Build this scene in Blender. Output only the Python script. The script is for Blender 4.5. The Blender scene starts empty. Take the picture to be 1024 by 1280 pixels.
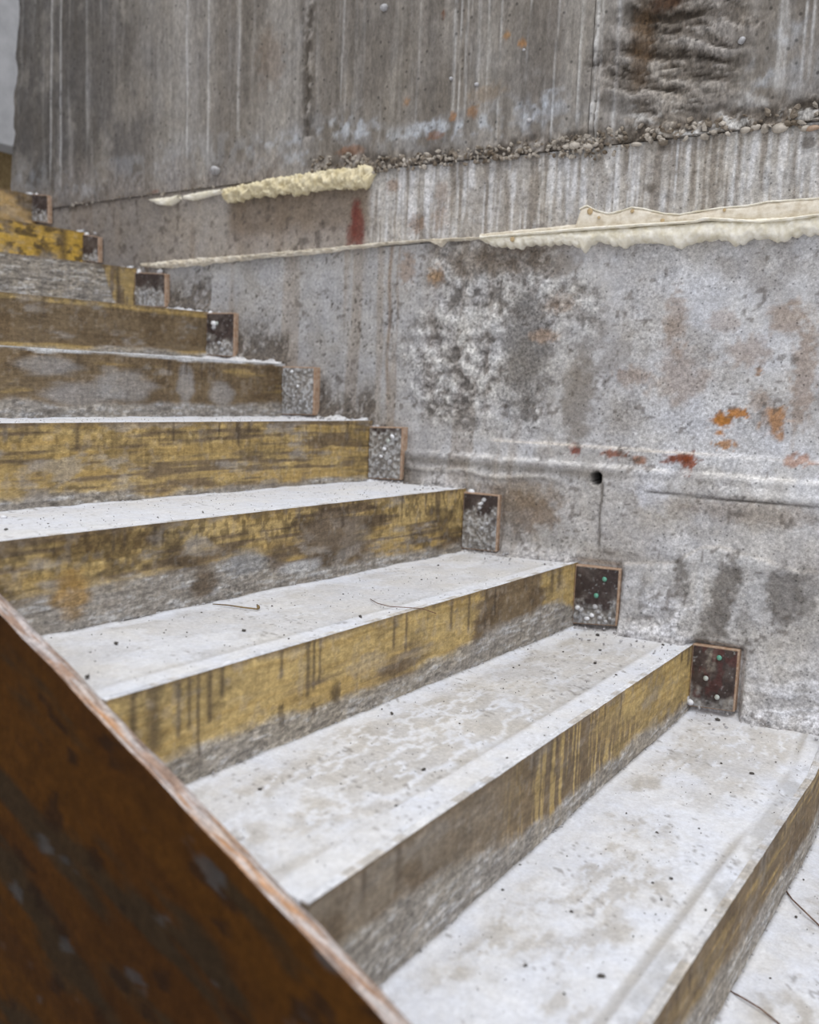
import bpy, math, random
import numpy as np
from mathutils import Vector, Matrix
random.seed(4)
C = bpy.context.scene
COL = C.collection

# ------------------------------------------------------------ camera
F_PX = 1196.1
YAW, PITCH, ROLL = 0.5878, -0.1294, -0.0369
CAM = np.array([-0.0087, -2.2587, 0.9037])
_f = np.array([-math.sin(YAW)*math.cos(PITCH), math.cos(YAW)*math.cos(PITCH), math.sin(PITCH)])
_r = np.array([math.cos(YAW), math.sin(YAW), 0.0]); _d = -np.cross(_r, _f)
_r2 = math.cos(ROLL)*_r + math.sin(ROLL)*_d
_d2 = -math.sin(ROLL)*_r + math.cos(ROLL)*_d
cd = bpy.data.cameras.new('camera'); cam = bpy.data.objects.new('camera', cd); COL.objects.link(cam)
cam.matrix_world = Matrix(((_r2[0], -_d2[0], -_f[0], CAM[0]), (_r2[1], -_d2[1], -_f[1], CAM[1]),
                           (_r2[2], -_d2[2], -_f[2], CAM[2]), (0, 0, 0, 1)))
cd.sensor_fit = 'HORIZONTAL'; cd.sensor_width = 36; cd.lens = 36*F_PX/1024
cd.clip_start = 0.05; cd.clip_end = 100
cd.dof.use_dof = True; cd.dof.focus_distance = 1.95; cd.dof.aperture_fstop = 3.3
C.camera = cam

def ray(u, v):
    return _r2*((u-512)/F_PX) + _d2*((v-640)/F_PX) + _f
def hit(u, v, ax, val):
    d = ray(u, v); t = (val-CAM[ax])/d[ax]; return CAM + t*d
def wp(u, v, y=0.0):                      # a spot of the photograph -> x, z on the wall plane
    p = hit(u, v, 1, y); return p[0], p[2]

# ------------------------------------------------------------ light: overcast sky above an open shaft
w = bpy.data.worlds.new('world'); C.world = w; w.use_nodes = True
nt = w.node_tree; nt.nodes.clear()
out = nt.nodes.new('ShaderNodeOutputWorld'); bg = nt.nodes.new('ShaderNodeBackground')
tc = nt.nodes.new('ShaderNodeTexCoord'); sx = nt.nodes.new('ShaderNodeSeparateXYZ'); rp = nt.nodes.new('ShaderNodeValToRGB')
nt.links.new(tc.outputs['Generated'], sx.inputs[0]); nt.links.new(sx.outputs['Z'], rp.inputs[0])
nt.links.new(rp.outputs[0], bg.inputs[0]); nt.links.new(bg.outputs[0], out.inputs[0])
e = rp.color_ramp.elements
e[0].position = 0.0; e[0].color = (0.78, 0.79, 0.81, 1)
e[1].position = 1.0; e[1].color = (0.97, 0.985, 1.01, 1)
bg.inputs[1].default_value = 1.0
sd = bpy.data.lights.new('overcast_sun', 'SUN'); sun = bpy.data.objects.new('overcast_sun', sd); COL.objects.link(sun)
sd.energy = 1.5; sd.angle = math.radians(40); sd.color = (1, 0.995, 0.985)
sun.rotation_euler = Vector((0.40, -0.42, 1.0)).to_track_quat('Z', 'Y').to_euler()
vs = C.view_settings
vs.view_transform = 'Standard'; vs.look = 'None'; vs.gamma = 1; vs.use_curve_mapping = False; vs.exposure = 0.12

# ------------------------------------------------------------ numeric helpers
def _h(ix, iy, s):
    n = (ix.astype(np.int64)*374761393 + iy.astype(np.int64)*668265263 + s*1274126177) & 0xffffffff
    n = ((n ^ (n >> 13))*1274126177) & 0xffffffff
    return ((n ^ (n >> 16)) & 0xffff)/65535.0
def vn(x, y, s=0):
    ix = np.floor(x); iy = np.floor(y); fx = x-ix; fy = y-iy
    fx = fx*fx*(3-2*fx); fy = fy*fy*(3-2*fy)
    a = _h(ix, iy, s); b = _h(ix+1, iy, s); c = _h(ix, iy+1, s); d = _h(ix+1, iy+1, s)
    return (a*(1-fx)+b*fx)*(1-fy) + (c*(1-fx)+d*fx)*fy
def fb(x, y, o=4, s=0, g=0.5):
    t = 0; a = 1; n = 0
    for i in range(o):
        t = t + a*vn(x, y, s+i*17); n += a; a *= g; x = x*2.03+3.1; y = y*2.03+1.7
    return t/n                                # 0..1, mean 0.5
def ss(a, b, x):
    t = np.clip((x-a)/(b-a), 0, 1); return t*t*(3-2*t)
def lin(c):
    c = np.asarray(c, float)/255.0
    return np.where(c <= 0.04045, c/12.92, ((c+0.055)/1.055)**2.4)
def mixc(col, c, m):
    m = np.clip(m, 0, 1)[..., None]; return col*(1-m) + lin(c)*m
def blob(X, Z, cx, cz, rx, rz, s=0, n=0.5, ang=0.0, f=None, soft=0.5):
    dx = X-cx; dz = Z-cz; ca, sa = math.cos(ang), math.sin(ang)
    u = (dx*ca+dz*sa)/rx; v = (-dx*sa+dz*ca)/rz
    f = f or 3.0/min(rx, rz)
    d = np.sqrt(u*u+v*v) + (fb(X*f, Z*f, 3, s)-0.5)*2*n
    return 1-ss(1-soft, 1+soft*0.3, d)

# ------------------------------------------------------------ materials
def painted(name, fine=90, contrast=0.25, bump=0.5, bscale=70, rough=0.9, speck=0.0, speck_scale=60, stretch=(1, 1, 1), dust=0.0, spec=0.3, scratch=(), pits=0, rscale=120):
    m = bpy.data.materials.new(name); m.use_nodes = True
    n = m.node_tree.nodes; l = m.node_tree.links; b = n['Principled BSDF']
    at = n.new('ShaderNodeAttribute'); at.attribute_name = 'col'
    tc = n.new('ShaderNodeTexCoord'); mp = n.new('ShaderNodeMapping'); mp.inputs['Scale'].default_value = stretch
    l.new(tc.outputs['Object'], mp.inputs[0])
    def noise(sc, det=5, r=0.6):
        t = n.new('ShaderNodeTexNoise'); t.inputs['Scale'].default_value = sc; t.inputs['Detail'].default_value = det
        t.inputs['Roughness'].default_value = r; l.new(mp.outputs[0], t.inputs['Vector']); return t
    def mr(src, a, b_, c, d):
        t = n.new('ShaderNodeMapRange'); t.inputs[1].default_value = a; t.inputs[2].default_value = b_
        t.inputs[3].default_value = c; t.inputs[4].default_value = d; l.new(src, t.inputs[0]); return t.outputs[0]
    def mul(a, bsrc):
        t = n.new('ShaderNodeMath'); t.operation = 'MULTIPLY'; l.new(a, t.inputs[0]); l.new(bsrc, t.inputs[1]); return t.outputs[0]
    n1 = noise(fine); n2 = noise(fine*0.22, 4)
    fac = mul(mr(n1.outputs['Fac'], 0.3, 0.7, 1-contrast, 1+contrast), mr(n2.outputs['Fac'], 0.3, 0.7, 1-contrast*0.6, 1+contrast*0.6))
    n5 = noise(fine*2.6, 3); fac = mul(fac, mr(n5.outputs['Fac'], 0.3, 0.7, 1-contrast*0.8, 1+contrast*0.8))
    for (st, sc_, am) in scratch:
        mp2 = n.new('ShaderNodeMapping'); mp2.inputs['Scale'].default_value = st; l.new(tc.outputs['Object'], mp2.inputs[0])
        t2 = n.new('ShaderNodeTexNoise'); t2.inputs['Scale'].default_value = sc_; t2.inputs['Detail'].default_value = 4; l.new(mp2.outputs[0], t2.inputs['Vector'])
        fac = mul(fac, mr(t2.outputs['Fac'], 0.36, 0.62, 1-am, 1+am*0.6))
    if pits:
        vo = n.new('ShaderNodeTexVoronoi'); vo.inputs['Scale'].default_value = pits; l.new(tc.outputs['Object'], vo.inputs['Vector'])
        wn = n.new('ShaderNodeMath'); wn.operation = 'LESS_THAN'; wn.inputs[1].default_value = 0.35
        sp_ = n.new('ShaderNodeSeparateColor'); l.new(vo.outputs['Color'], sp_.inputs[0]); l.new(sp_.outputs[0], wn.inputs[0])
        dd = mr(vo.outputs['Distance'], 0.10, 0.24, 0.55, 0)
        pm = mul(dd, wn.outputs[0]); inv = n.new('ShaderNodeMath'); inv.operation = 'SUBTRACT'; inv.inputs[0].default_value = 1; l.new(pm, inv.inputs[1])
        fac = mul(fac, inv.outputs[0])
    if speck:
        n3 = noise(speck_scale, 3, 0.7)
        fac = mul(fac, mr(n3.outputs['Fac'], 0.66, 0.72, 1, 1-speck))
    n6 = noise(rscale, 6, 0.7); v6 = mr(n6.outputs['Fac'], 0.40, 0.60, 0.52, 1.38)
    mx6 = n.new('ShaderNodeMix'); mx6.data_type = 'FLOAT'; l.new(at.outputs['Alpha'], mx6.inputs[0]); l.new(v6, mx6.inputs[2]); mx6.inputs[3].default_value = 1.0
    fac = mul(fac, mx6.outputs[0])
    vm = n.new('ShaderNodeVectorMath'); vm.operation = 'SCALE'
    l.new(at.outputs['Color'], vm.inputs[0]); l.new(fac, vm.inputs['Scale'])
    hn = noise(9, 3); hr = n.new('ShaderNodeMix'); hr.data_type = 'RGBA'; l.new(mr(hn.outputs['Fac'], 0.35, 0.65, 0, 1), hr.inputs[0])
    hr.inputs[6].default_value = (1.015, 1.0, 0.965, 1); hr.inputs[7].default_value = (0.985, 1.0, 1.03, 1)
    hm = n.new('ShaderNodeVectorMath'); hm.operation = 'MULTIPLY'; l.new(vm.outputs[0], hm.inputs[0]); l.new(hr.outputs[2], hm.inputs[1])
    colout = hm.outputs[0]
    if dust:
        ge = n.new('ShaderNodeNewGeometry'); se = n.new('ShaderNodeSeparateXYZ'); l.new(ge.outputs['True Normal'], se.inputs[0])
        up = mr(se.outputs['Z'], 0.6, 0.9, 0, dust)
        dn = mul(up, mr(noise(45, 4).outputs['Fac'], 0.32, 0.5, 0, 1))
        mx = n.new('ShaderNodeMix'); mx.data_type = 'RGBA'; l.new(dn, mx.inputs[0]); l.new(colout, mx.inputs[6])
        mx.inputs[7].default_value = (*lin((214, 217, 224)), 1); colout = mx.outputs[2]
    l.new(colout, b.inputs['Base Color'])
    b.inputs['Roughness'].default_value = rough; b.inputs['Specular IOR Level'].default_value = spec
    bn = noise(bscale, 6, 0.65)
    bu = n.new('ShaderNodeBump'); bu.inputs['Strength'].default_value = bump; bu.inputs['Distance'].default_value = 0.004
    l.new(bn.outputs['Fac'], bu.inputs['Height']); l.new(bu.outputs[0], b.inputs['Normal'])
    return m
def plain(name, c, rough=0.85, c2=None, sc=60, bump=0.4, stretch=(1, 1, 1), dist=0.003, lo=0.35, hi=0.65, spec=0.3):
    m = bpy.data.materials.new(name); m.use_nodes = True
    n = m.node_tree.nodes; l = m.node_tree.links; b = n['Principled BSDF']
    tc = n.new('ShaderNodeTexCoord'); mp = n.new('ShaderNodeMapping'); mp.inputs['Scale'].default_value = stretch
    l.new(tc.outputs['Object'], mp.inputs[0])
    t = n.new('ShaderNodeTexNoise'); t.inputs['Scale'].default_value = sc; t.inputs['Detail'].default_value = 6
    t.inputs['Roughness'].default_value = 0.65; l.new(mp.outputs[0], t.inputs['Vector'])
    r = n.new('ShaderNodeValToRGB'); r.color_ramp.elements[0].position = lo; r.color_ramp.elements[1].position = hi
    r.color_ramp.elements[0].color = (*lin(c), 1); r.color_ramp.elements[1].color = (*lin(c2 or c), 1)
    l.new(t.outputs['Fac'], r.inputs[0]); l.new(r.outputs[0], b.inputs['Base Color'])
    b.inputs['Roughness'].default_value = rough; b.inputs['Specular IOR Level'].default_value = spec
    bu = n.new('ShaderNodeBump'); bu.inputs['Strength'].default_value = bump; bu.inputs['Distance'].default_value = dist
    l.new(t.outputs['Fac'], bu.inputs['Height']); l.new(bu.outputs[0], b.inputs['Normal'])
    return m
M_WALL = painted('concrete_wall', 110, 0.22, 0.7, 80, speck=0.4, speck_scale=85, pits=75)
M_UP = painted('board_marked_concrete', 80, 0.20, 0.55, 60, speck=0.3, speck_scale=60, stretch=(1, 1, 0.5), scratch=(((1, 1, .05), 80, .09),), pits=45)
M_TREAD = painted('dusted_concrete', 150, 0.07, 0.4, 110, speck=0.12, speck_scale=130)
M_BOARD = painted('stained_formwork_wood', 110, 0.20, 0.6, 90, stretch=(1, 0.6, 1.1), rough=0.75, scratch=(((1, 1, .10), 120, .09), ((1, .10, 1), 150, .10)))
M_FILM = painted('phenolic_film', 60, 0.30, 0.6, 90, rough=0.55, speck=0.3)
M_PANEL = painted('orange_film_face', 30, 0.2, 0.3, 60, rough=0.8, stretch=(1, 1, 1), spec=0.08)
M_PEDGE = painted('plywood_panel_edge', 120, 0.25, 0.6, 90, rough=0.9)
M_PLY = plain('orange_plywood_edge', (146, 116, 92), 0.85, (182, 160, 142), 90, 0.4, (1, 1, 1))
M_FOAM = plain('cured_foam', (216, 208, 186), 0.7, (244, 240, 230), 40, 0.5)
M_FOAMY = plain('aged_foam', (198, 184, 146), 0.7, (228, 218, 190), 40, 0.5)
M_FOAMP = plain('pale_foam_film', (196, 184, 164), 0.6, (228, 221, 208), 45, 0.4)
M_RESIN = plain('brown_resin', (164, 138, 102), 0.6, (192, 170, 132), 60, 0.2)
M_MORT = plain('mortar_lump', (118, 114, 112), 0.95, (190, 190, 194), 60, 0.8)
M_DUSTW = plain('white_dust_lump', (205, 206, 210), 0.95, (232, 233, 238), 80, 0.6)
M_GRIT = plain('dark_grit', (62, 58, 54), 0.9, (100, 96, 92), 120, 0.5)
M_AGG = plain('aggregate_stone', (92, 80, 66), 0.85, (150, 140, 128), 22, 0.5)
M_AGGW = plain('light_aggregate', (140, 132, 122), 0.85, (190, 182, 172), 22, 0.5)
M_WIRE = plain('rusty_wire', (84, 58, 44), 0.7, (120, 92, 74), 90, 0.3)
M_TWIG = plain('dry_twig', (92, 74, 48), 0.85, (140, 120, 84), 90, 0.3)
M_SCREW = plain('screw_metal', (150, 158, 152), 0.5, (190, 194, 190), 90, 0.2, spec=0.5)
M_SCREWG = plain('green_coated_screw', (70, 140, 118), 0.5, (110, 165, 146), 90, 0.2, spec=0.5)
M_BLUE = plain('blue_plastic', (36, 52, 120), 0.5, (50, 70, 150), 60, 0.2)
M_HOLE = plain('dark_tube', (22, 21, 20), 0.9, (34, 32, 31), 60, 0.2)
M_CONC = plain('plain_concrete', (112, 110, 108), 0.95, (140, 138, 136), 12, 0.5)
M_BEAM = plain('pale_concrete', (160, 160, 163), 0.95, (178, 178, 181), 14, 0.4)

# ------------------------------------------------------------ object helpers
def link(name, me, parent=None):
    o = bpy.data.objects.new(name, me); COL.objects.link(o)
    if parent: o.parent = parent
    return o
def tag(o, label=None, cat=None, group=None, kind=None):
    if label: o['label'] = label
    if cat: o['category'] = cat
    if group: o['group'] = group
    if kind: o['kind'] = kind
    return o
def empty(name, loc=(0, 0, 0)):
    o = link(name, None); o.location = loc; o.empty_display_size = 0.05; return o
def make_mesh(name, V, faces, mat, col=None, smooth=True):
    me = bpy.data.meshes.new(name)
    V = np.asarray(V, np.float32)
    me.vertices.add(len(V)); me.vertices.foreach_set('co', V.ravel())
    ls = []; tot = []
    for f in faces:                        # list of arrays (n,k)
        f = np.asarray(f, np.int32); ls.append(f.ravel()); tot.append(np.full(len(f), f.shape[1], np.int32))
    ls = np.concatenate(ls); tot = np.concatenate(tot)
    me.loops.add(len(ls)); me.loops.foreach_set('vertex_index', ls)
    me.polygons.add(len(tot)); me.polygons.foreach_set('loop_start', np.concatenate([[0], np.cumsum(tot)[:-1]]).astype(np.int32))
    me.polygons.foreach_set('use_smooth', np.full(len(tot), smooth))
    me.update(calc_edges=True)
    if col is not None:
        a = me.color_attributes.new('col', 'FLOAT_COLOR', 'POINT')
        rgba = np.ones((len(V), 4), np.float32); rgba[:, :col.shape[1]] = col; a.data.foreach_set('color', rgba.ravel())
    me.materials.append(mat)
    return me
def slab(name, P, N, thick, mat, col, parent=None, off=None, rim=None, rgh=None):
    """P (nv,nu,3) front surface, N outward normal; boundary extruded back by thick along -N; own world origin kept local"""
    if rgh is not None: col = np.concatenate([col, 1-np.clip(rgh, 0, 1)[..., None]], -1)
    if rim is not None and rgh is not None: rim = np.concatenate([rim, np.ones(rim.shape[:2]+(1,))], -1)
    nv, nu = P.shape[:2]; N = np.array(N, float); N /= np.linalg.norm(N)
    flip = np.dot(np.cross(P[0, -1]-P[0, 0], P[-1, 0]-P[0, 0]), N) < 0
    if flip:
        P = P[:, ::-1]; col = col[:, ::-1]
        if off is not None: off = off[:, ::-1]
        if rim is not None: rim = rim[:, ::-1]
    F = P + (off[..., None]*N if off is not None else 0)
    idx = np.arange(nv*nu).reshape(nv, nu)
    q = np.stack([idx[:-1, :-1], idx[:-1, 1:], idx[1:, 1:], idx[1:, :-1]], -1).reshape(-1, 4)
    loop = np.concatenate([idx[0, :-1], idx[:-1, -1], idx[-1, :0:-1], idx[:0:-1, 0]])
    n0 = nv*nu; k = len(loop)
    edge = F.reshape(-1, 3)[loop]                         # sharp rim: duplicate boundary
    back = P.reshape(-1, 3)[loop] - N*thick
    V = np.concatenate([F.reshape(-1, 3), edge, back]); nc = col.shape[-1]; cc = col.reshape(-1, nc); rc = cc if rim is None else rim.reshape(-1, nc); V_c = np.concatenate([cc, rc[loop], rc[loop]])
    a = np.arange(k); b = (a+1) % k
    side = np.stack([n0+b, n0+a, n0+k+a, n0+k+b], -1)
    cap = (n0+k+a)[::-1][None, :]
    if thick <= 0: faces = [q]; V = V[:n0]; V_c = V_c[:n0]
    else: faces = [q, side, cap]
    o = link(name, make_mesh(name, V, faces, mat, V_c), parent)
    if thick > 0:
        sm = np.zeros(len(o.data.polygons), bool); sm[:len(q)] = True; o.data.polygons.foreach_set('use_smooth', sm)
    return o
def box(name, x0, x1, y0, y1, z0, z1, mat, parent=None, jit=0.0, org=(0, 0, 0)):
    V = [(x, y, z) for x in (x0, x1) for y in (y0, y1) for z in (z0, z1)]
    V = np.array(V) - np.array(org)
    if jit: V = V + (np.random.RandomState(int(abs(x0*1e4)) % 9999).rand(8, 3)-0.5)*jit
    f = [[0, 1, 3, 2], [4, 6, 7, 5], [0, 4, 5, 1], [2, 3, 7, 6], [0, 2, 6, 4], [1, 5, 7, 3]]
    return link(name, make_mesh(name, V, [np.array(f)], mat, None, False), parent)
import bmesh
def rock_mesh(name, mat, seed, sub=2, flat=(1, 1, 1), rough=0.35):
    bm = bmesh.new(); bmesh.ops.create_icosphere(bm, subdivisions=sub, radius=1)
    r = random.Random(seed); offs = [Vector((r.uniform(-1, 1), r.uniform(-1, 1), r.uniform(-1, 1))).normalized() for _ in range(7)]
    amp = [r.uniform(-rough, rough) for _ in range(7)]
    for v in bm.verts:
        d = v.co.normalized(); k = 1 + sum(a*max(0, d.dot(o))**2 for a, o in zip(amp, offs))
        v.co = Vector((d.x*k*flat[0], d.y*k*flat[1], d.z*k*flat[2]))
    me = bpy.data.meshes.new(name); bm.to_mesh(me); bm.free(); me.materials.append(mat)
    for p in me.polygons: p.use_smooth = sub > 1
    return me
def tube_obj(name, pts, rad, mat, parent=None, n=8):
    pts = [Vector(p) for p in pts]; V = []; F = []
    for i, p in enumerate(pts):
        t = (pts[min(i+1, len(pts)-1)] - pts[max(i-1, 0)]).normalized()
        a = t.orthogonal().normalized() if i == 0 else (a - t*a.dot(t)).normalized()
        b = t.cross(a); r = rad[i] if isinstance(rad, (list, tuple)) else rad
        for j in range(n):
            th = 2*math.pi*j/n; V.append(p + (a*math.cos(th)+b*math.sin(th))*r)
    for i in range(len(pts)-1):
        for j in range(n):
            F.append([i*n+j, i*n+(j+1) % n, (i+1)*n+(j+1) % n, (i+1)*n+j])
    V += [pts[0], pts[-1]]; c0 = len(V)-2
    T = [[c0, (j+1) % n, j] for j in range(n)] + [[c0+1, (len(pts)-1)*n+j, (len(pts)-1)*n+(j+1) % n] for j in range(n)]
    return link(name, make_mesh(name, [tuple(v) for v in V], [np.array(F), np.array(T)], mat), parent)

# ------------------------------------------------------------ stair geometry
NOSE = {0: (-0.005, 0.0), 1: (-0.335, .16), 2: (-.67, .321), 3: (-.981, .477), 4: (-1.322, .636), 5: (-1.646, .804), 6: (-1.982, .96), 7: (-2.317, 1.12),
        8: (-2.663, 1.271), 9: (-2.938, 1.406), 10: (-3.228, 1.557), 11: (-3.53, 1.70)}
YAWX = {2: .013, 3: -.013, 4: -.005}                       # shift of x per metre away from the wall
TILT = {3: .004, 4: .0075, 5: .0035, 6: .003, 7: -.014, 8: -.028, 9: -.013}
BACK = {1: (.157, .142), 2: (.312, .322), 3: (.463, .483), 4: (.631, .643), 5: (.80, .80), 6: (.975, .962), 7: (1.135, 1.10)}
YL = -1.468
BT = 0.015
def nose(k, y):
    x, z = NOSE[k]
    if k == 1:
        t = min(1.0, max(0.0, (y+.30)/.28)); t = t*t*(3-2*t); x -= .012*t; z += .016*t
    return x + YAWX.get(k, 0)*(-.03-y), z + TILT.get(k, 0)*(-.03-y)
def backz(k, y):
    if k in BACK:
        a, b = BACK[k]; t = (-.03-y)/1.3; return a+(b-a)*t
    return nose(k, y)[1]
def tread_z(k, x, y):
    xn, zn = nose(k, y); xb, _ = nose(k+1, y); t = np.clip((xn-x)/(xn-xb), 0, 1.15); return zn + (backz(k, y)-zn)*t

# ------------------------------------------------------------ the wall
XR, XLE = 0.75, -3.345
def seam1(x): return 1.508 + 0.006*np.sin(x*2.1)
def seam2(x): return np.interp(x, [-2.9, -2.68, -1.32, -0.9, -0.48, 0.8], [1.275, 1.283, 1.300, 1.306, 1.318, 1.33])
def grid(x0, x1, z0f, z1f, st, stz):
    xs = np.arange(x0, x1+1e-6, st); nz = int(round((float(np.mean(z1f(xs)))-float(np.mean(z0f(xs))))/stz))+1
    t = np.linspace(0, 1, nz)[:, None]; X = np.broadcast_to(xs, (nz, len(xs))).copy()
    Z = z0f(xs)[None]*(1-t) + z1f(xs)[None]*t
    return X, Z
cst = lambda v: (lambda x: np.full_like(x, v))
def P3(X, Z, y=0.0): return np.stack([X, np.full_like(X, y), Z], -1)

# ---- lower panel
X, Z = grid(-3.6, XR, cst(-0.30), lambda x: seam2(x)-0.001, 0.0048, 0.0048)
n1 = fb(X*2.2, Z*2.2, 4, 1); n2 = fb(X*9, Z*9, 4, 2); n3 = fb(X*30, Z*30, 3, 3); n4 = fb(X*75, Z*75, 2, 4)
col = np.broadcast_to(lin((178, 176, 177)), X.shape+(3,)).copy()
col = mixc(col, (156, 151, 147), ss(.42, .72, n1)*0.7)
col = mixc(col, (200, 201, 207), ss(.44, .68, fb(X*3.1+9, Z*4, 4, 8))*0.7*ss(-1.6, -.9, X))
col = mixc(col, (138, 132, 127), ss(.52, .68, n2)*0.5)
col = mixc(col, (208, 208, 211), ss(.55, .70, n3)*0.4)
col = mixc(col, (150, 148, 147), ss(-1.25, -1.7, X)*.6)
# vertical faint brown runs
col = mixc(col, (140, 124, 106), ss(.62, .74, fb(X*22, Z*1.4, 3, 12))*0.4*ss(-1.0, -1.25, X))
for (u0, wd, a) in ((487, .006, .8), (540, .02, .35), (497, .004, .5), (613, .008, .55)):
    xc = wp(u0, 380)[0]; col = mixc(col, (122, 98, 74), np.exp(-((X-xc-.003*np.sin(Z*30))/wd)**2)*a*ss(.75, .95, Z)*(0.5+n3*.6))
off = (n2-.5)*0.004
# rough honeycombed zone
cx, cz = wp(605, 420); rz = blob(X, Z, cx, cz, .30, .30, 21, .55, f=7)
lump = fb(X*26, Z*26, 4, 33, .6)
lump = .5*lump+.5*fb(X*55, Z*55, 3, 35); off += rz*(lump-.5)*0.022
col = mixc(col, (150, 146, 143), rz*.55); col = mixc(col, (206, 205, 204), rz*ss(.50, .60, lump)*.6); col = mixc(col, (98, 92, 87), rz*ss(.46, .38, lump)*.75)
cx, cz = wp(560, 470); r2 = blob(X, Z, cx, cz, .16, .17, 29, .35, f=9)
off += r2*(lump-.45)*0.018; col = mixc(col, (206, 205, 204), r2*ss(.5, .62, lump)*.6)
# smooth greyish-brown patches inside it
for (u, v, a, b, c, m) in ((655, 440, .075, .19, (120, 116, 113), .85), (722, 500, .05, .13, (122, 114, 106), .7), (680, 420, .05, .02, (160, 136, 116), .6), (590, 330, .10, .05, (112, 100, 88), .7), (640, 325, .12, .05, (106, 94, 82), .7), (700, 330, .07, .04, (122, 112, 102), .6)):
    x, z = wp(u, v); k = blob(X, Z, x, z, a, b, u, .35)
    col = mixc(col, c, k*m)
    if b > .1: off *= (1-.6*k)
# warm blotches on the pale plaster
for (u, v, a, b, m) in ((850, 470, .09, .07, .5), (845, 400, .03, .08, .5), (935, 440, .05, .04, .5), (985, 400, .04, .05, .6), (1005, 470, .03, .14, .6), (790, 470, .05, .03, .5), (905, 400, .04, .03, .4), (950, 500, .03, .03, .5), (700, 380, .05, .03, .4), (545, 345, .03, .03, .8), (510, 335, .03, .05, .6)):
    x, z = wp(u, v); col = mixc(col, (142, 120, 102), blob(X, Z, x, z, a, b, u+3, .6)*m)
# rust stains
for (u, v, a, b, c, m) in ((902, 528, .018, .022, (172, 112, 38), .95), (922, 517, .022, .009, (172, 112, 38), .9), (968, 532, .022, .035, (164, 116, 66), .8), (908, 556, .022, .01, (160, 110, 50), .8),
                           (852, 572, .035, .014, (120, 62, 36), .95), (862, 578, .012, .022, (128, 66, 38), .9), (768, 567, .03, .010, (128, 76, 54), .85), (802, 575, .02, .010, (140, 92, 62), .8), (722, 563, .014, .012, (120, 60, 44), .9), (1000, 576, .03, .012, (158, 112, 84), .7), (545, 346, .02, .014, (158, 128, 92), .55), (948, 465, .008, .008, (150, 112, 78), .8)):
    x, z = wp(u, v); col = mixc(col, c, blob(X, Z, x, z, a*1.25, b*1.25, u+7, .9, f=1.2/min(a, b))*m)
# ledges: the concrete below each joint stands a little proud
l1 = ss(.776, .771, Z + (n2-.5)*.006)*ss(-1.27, -1.24, X)
l2 = ss(.731, .725, Z + (n2-.5)*.012)*ss(-1.75, -1.60, X)
off += l1*.010 + l2*.014
e1 = np.exp(-((Z-.7735-(n2-.5)*.006)/.0032)**2)*ss(-1.27, -1.24, X)*(1-.8*ss(-.75, -.6, X)); col = mixc(col, (206, 198, 190), e1*.8)
e2 = np.exp(-((Z-.729-(n2-.5)*.012)/.0045)**2)*ss(-1.40, -1.30, X)*ss(.36, .48, n3); col = mixc(col, (214, 212, 212), e2*.9)
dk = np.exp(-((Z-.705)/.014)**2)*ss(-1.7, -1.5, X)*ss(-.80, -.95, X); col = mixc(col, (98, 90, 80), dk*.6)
e3 = np.exp(-((Z-.680-(n2-.5)*.02-(X+1.2)*.01)/.006)**2)*ss(-1.62, -1.55, X)*ss(-1.0, -1.1, X); off += e3*.008; col = mixc(col, (188, 184, 180), e3*.6)
# below the ledges
lowm = ss(.70, .66, Z); col = mixc(col, (166, 159, 152), lowm*.6*ss(.3, .6, n1+.1))
for (u, v, a, b, c, m) in ((665, 640, .10, .06, (116, 98, 80), .75), (650, 620, .14, .05, (126, 108, 88), .5), (640, 660, .05, .08, (120, 112, 104), .6), (820, 618, .05, .04, (190, 190, 196), .9), (700, 675, .10, .03, (150, 146, 142), .6), (950, 640, .2, .03, (146, 136, 128), .5)):
    x, z = wp(u, v); col = mixc(col, c, blob(X, Z, x, z, a, b, u+11, .5)*m)
xs_ = wp(756, 640)[0]
st_ = ss(xs_-.003, xs_+.003, X)*ss(.50, .53, Z)*ss(.705, .69, Z); off += st_*.006
col = mixc(col, (92, 84, 76), np.exp(-((X-xs_-.002*np.sin(Z*60))/.004)**2)*ss(.52, .54, Z)*ss(.70, .69, Z)*.8)
z_ = wp(900, 622)[1]; cr = np.exp(-((Z-z_+(X+.6)*.0)/.0028)**2)*ss(-.83, -.79, X); off -= cr*.006; col = mixc(col, (60, 54, 50), cr*.8)
# wavy pour line and damp dark patches under it
zl = np.interp(X[0], [wp(a, 690)[0] for a in (760, 850, 880, 905, 935, 1000, 1024)], [wp(a, b)[1] for a, b in ((760, 702), (850, 702), (885, 684), (905, 682), (935, 690), (985, 708), (1024, 712))])
zl = np.where((X[0] > -1.0) & (X[0] < .1), zl, -5)
e4 = np.exp(-((Z-zl-(n3-.5)*.01)/.004)**2)
under = ss(0, .01, zl-Z)*(zl > 0); off += under*.005
col = mixc(col, (182, 181, 182), under*.5*(.4+n2)); col = mixc(col, (196, 190, 184), e4*.6)
for (u, v, a, b, m, an) in ((912, 735, .035, .10, .85, -.15), (858, 722, .02, .06, .8, .2), (895, 775, .04, .05, .8, .4), (985, 742, .05, .07, .8, 0), (1012, 735, .03, .07, .5, 0), (848, 745, .02, .05, .5, 0), (808, 745, .012, .06, .6, 0), (782, 716, .012, .02, .7, 0), (880, 800, .02, .03, .7, 0), (935, 770, .02, .04, .4, 0)):
    x, z = wp(u, v); col = mixc(col, (112, 107, 103), blob(X, Z, x, z, a, b, u+13, .45, an, soft=.35)*m*(.75+.5*n3))
for (u, v, a, b, m) in ((950, 735, .025, .09, .5), (880, 735, .012, .07, .6), (830, 740, .03, .07, .35), (945, 700, .03, .02, .4)):
    x, z = wp(u, v); col = mixc(col, (186, 187, 192), blob(X, Z, x, z, a, b, u+17, .5)*m)
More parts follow.
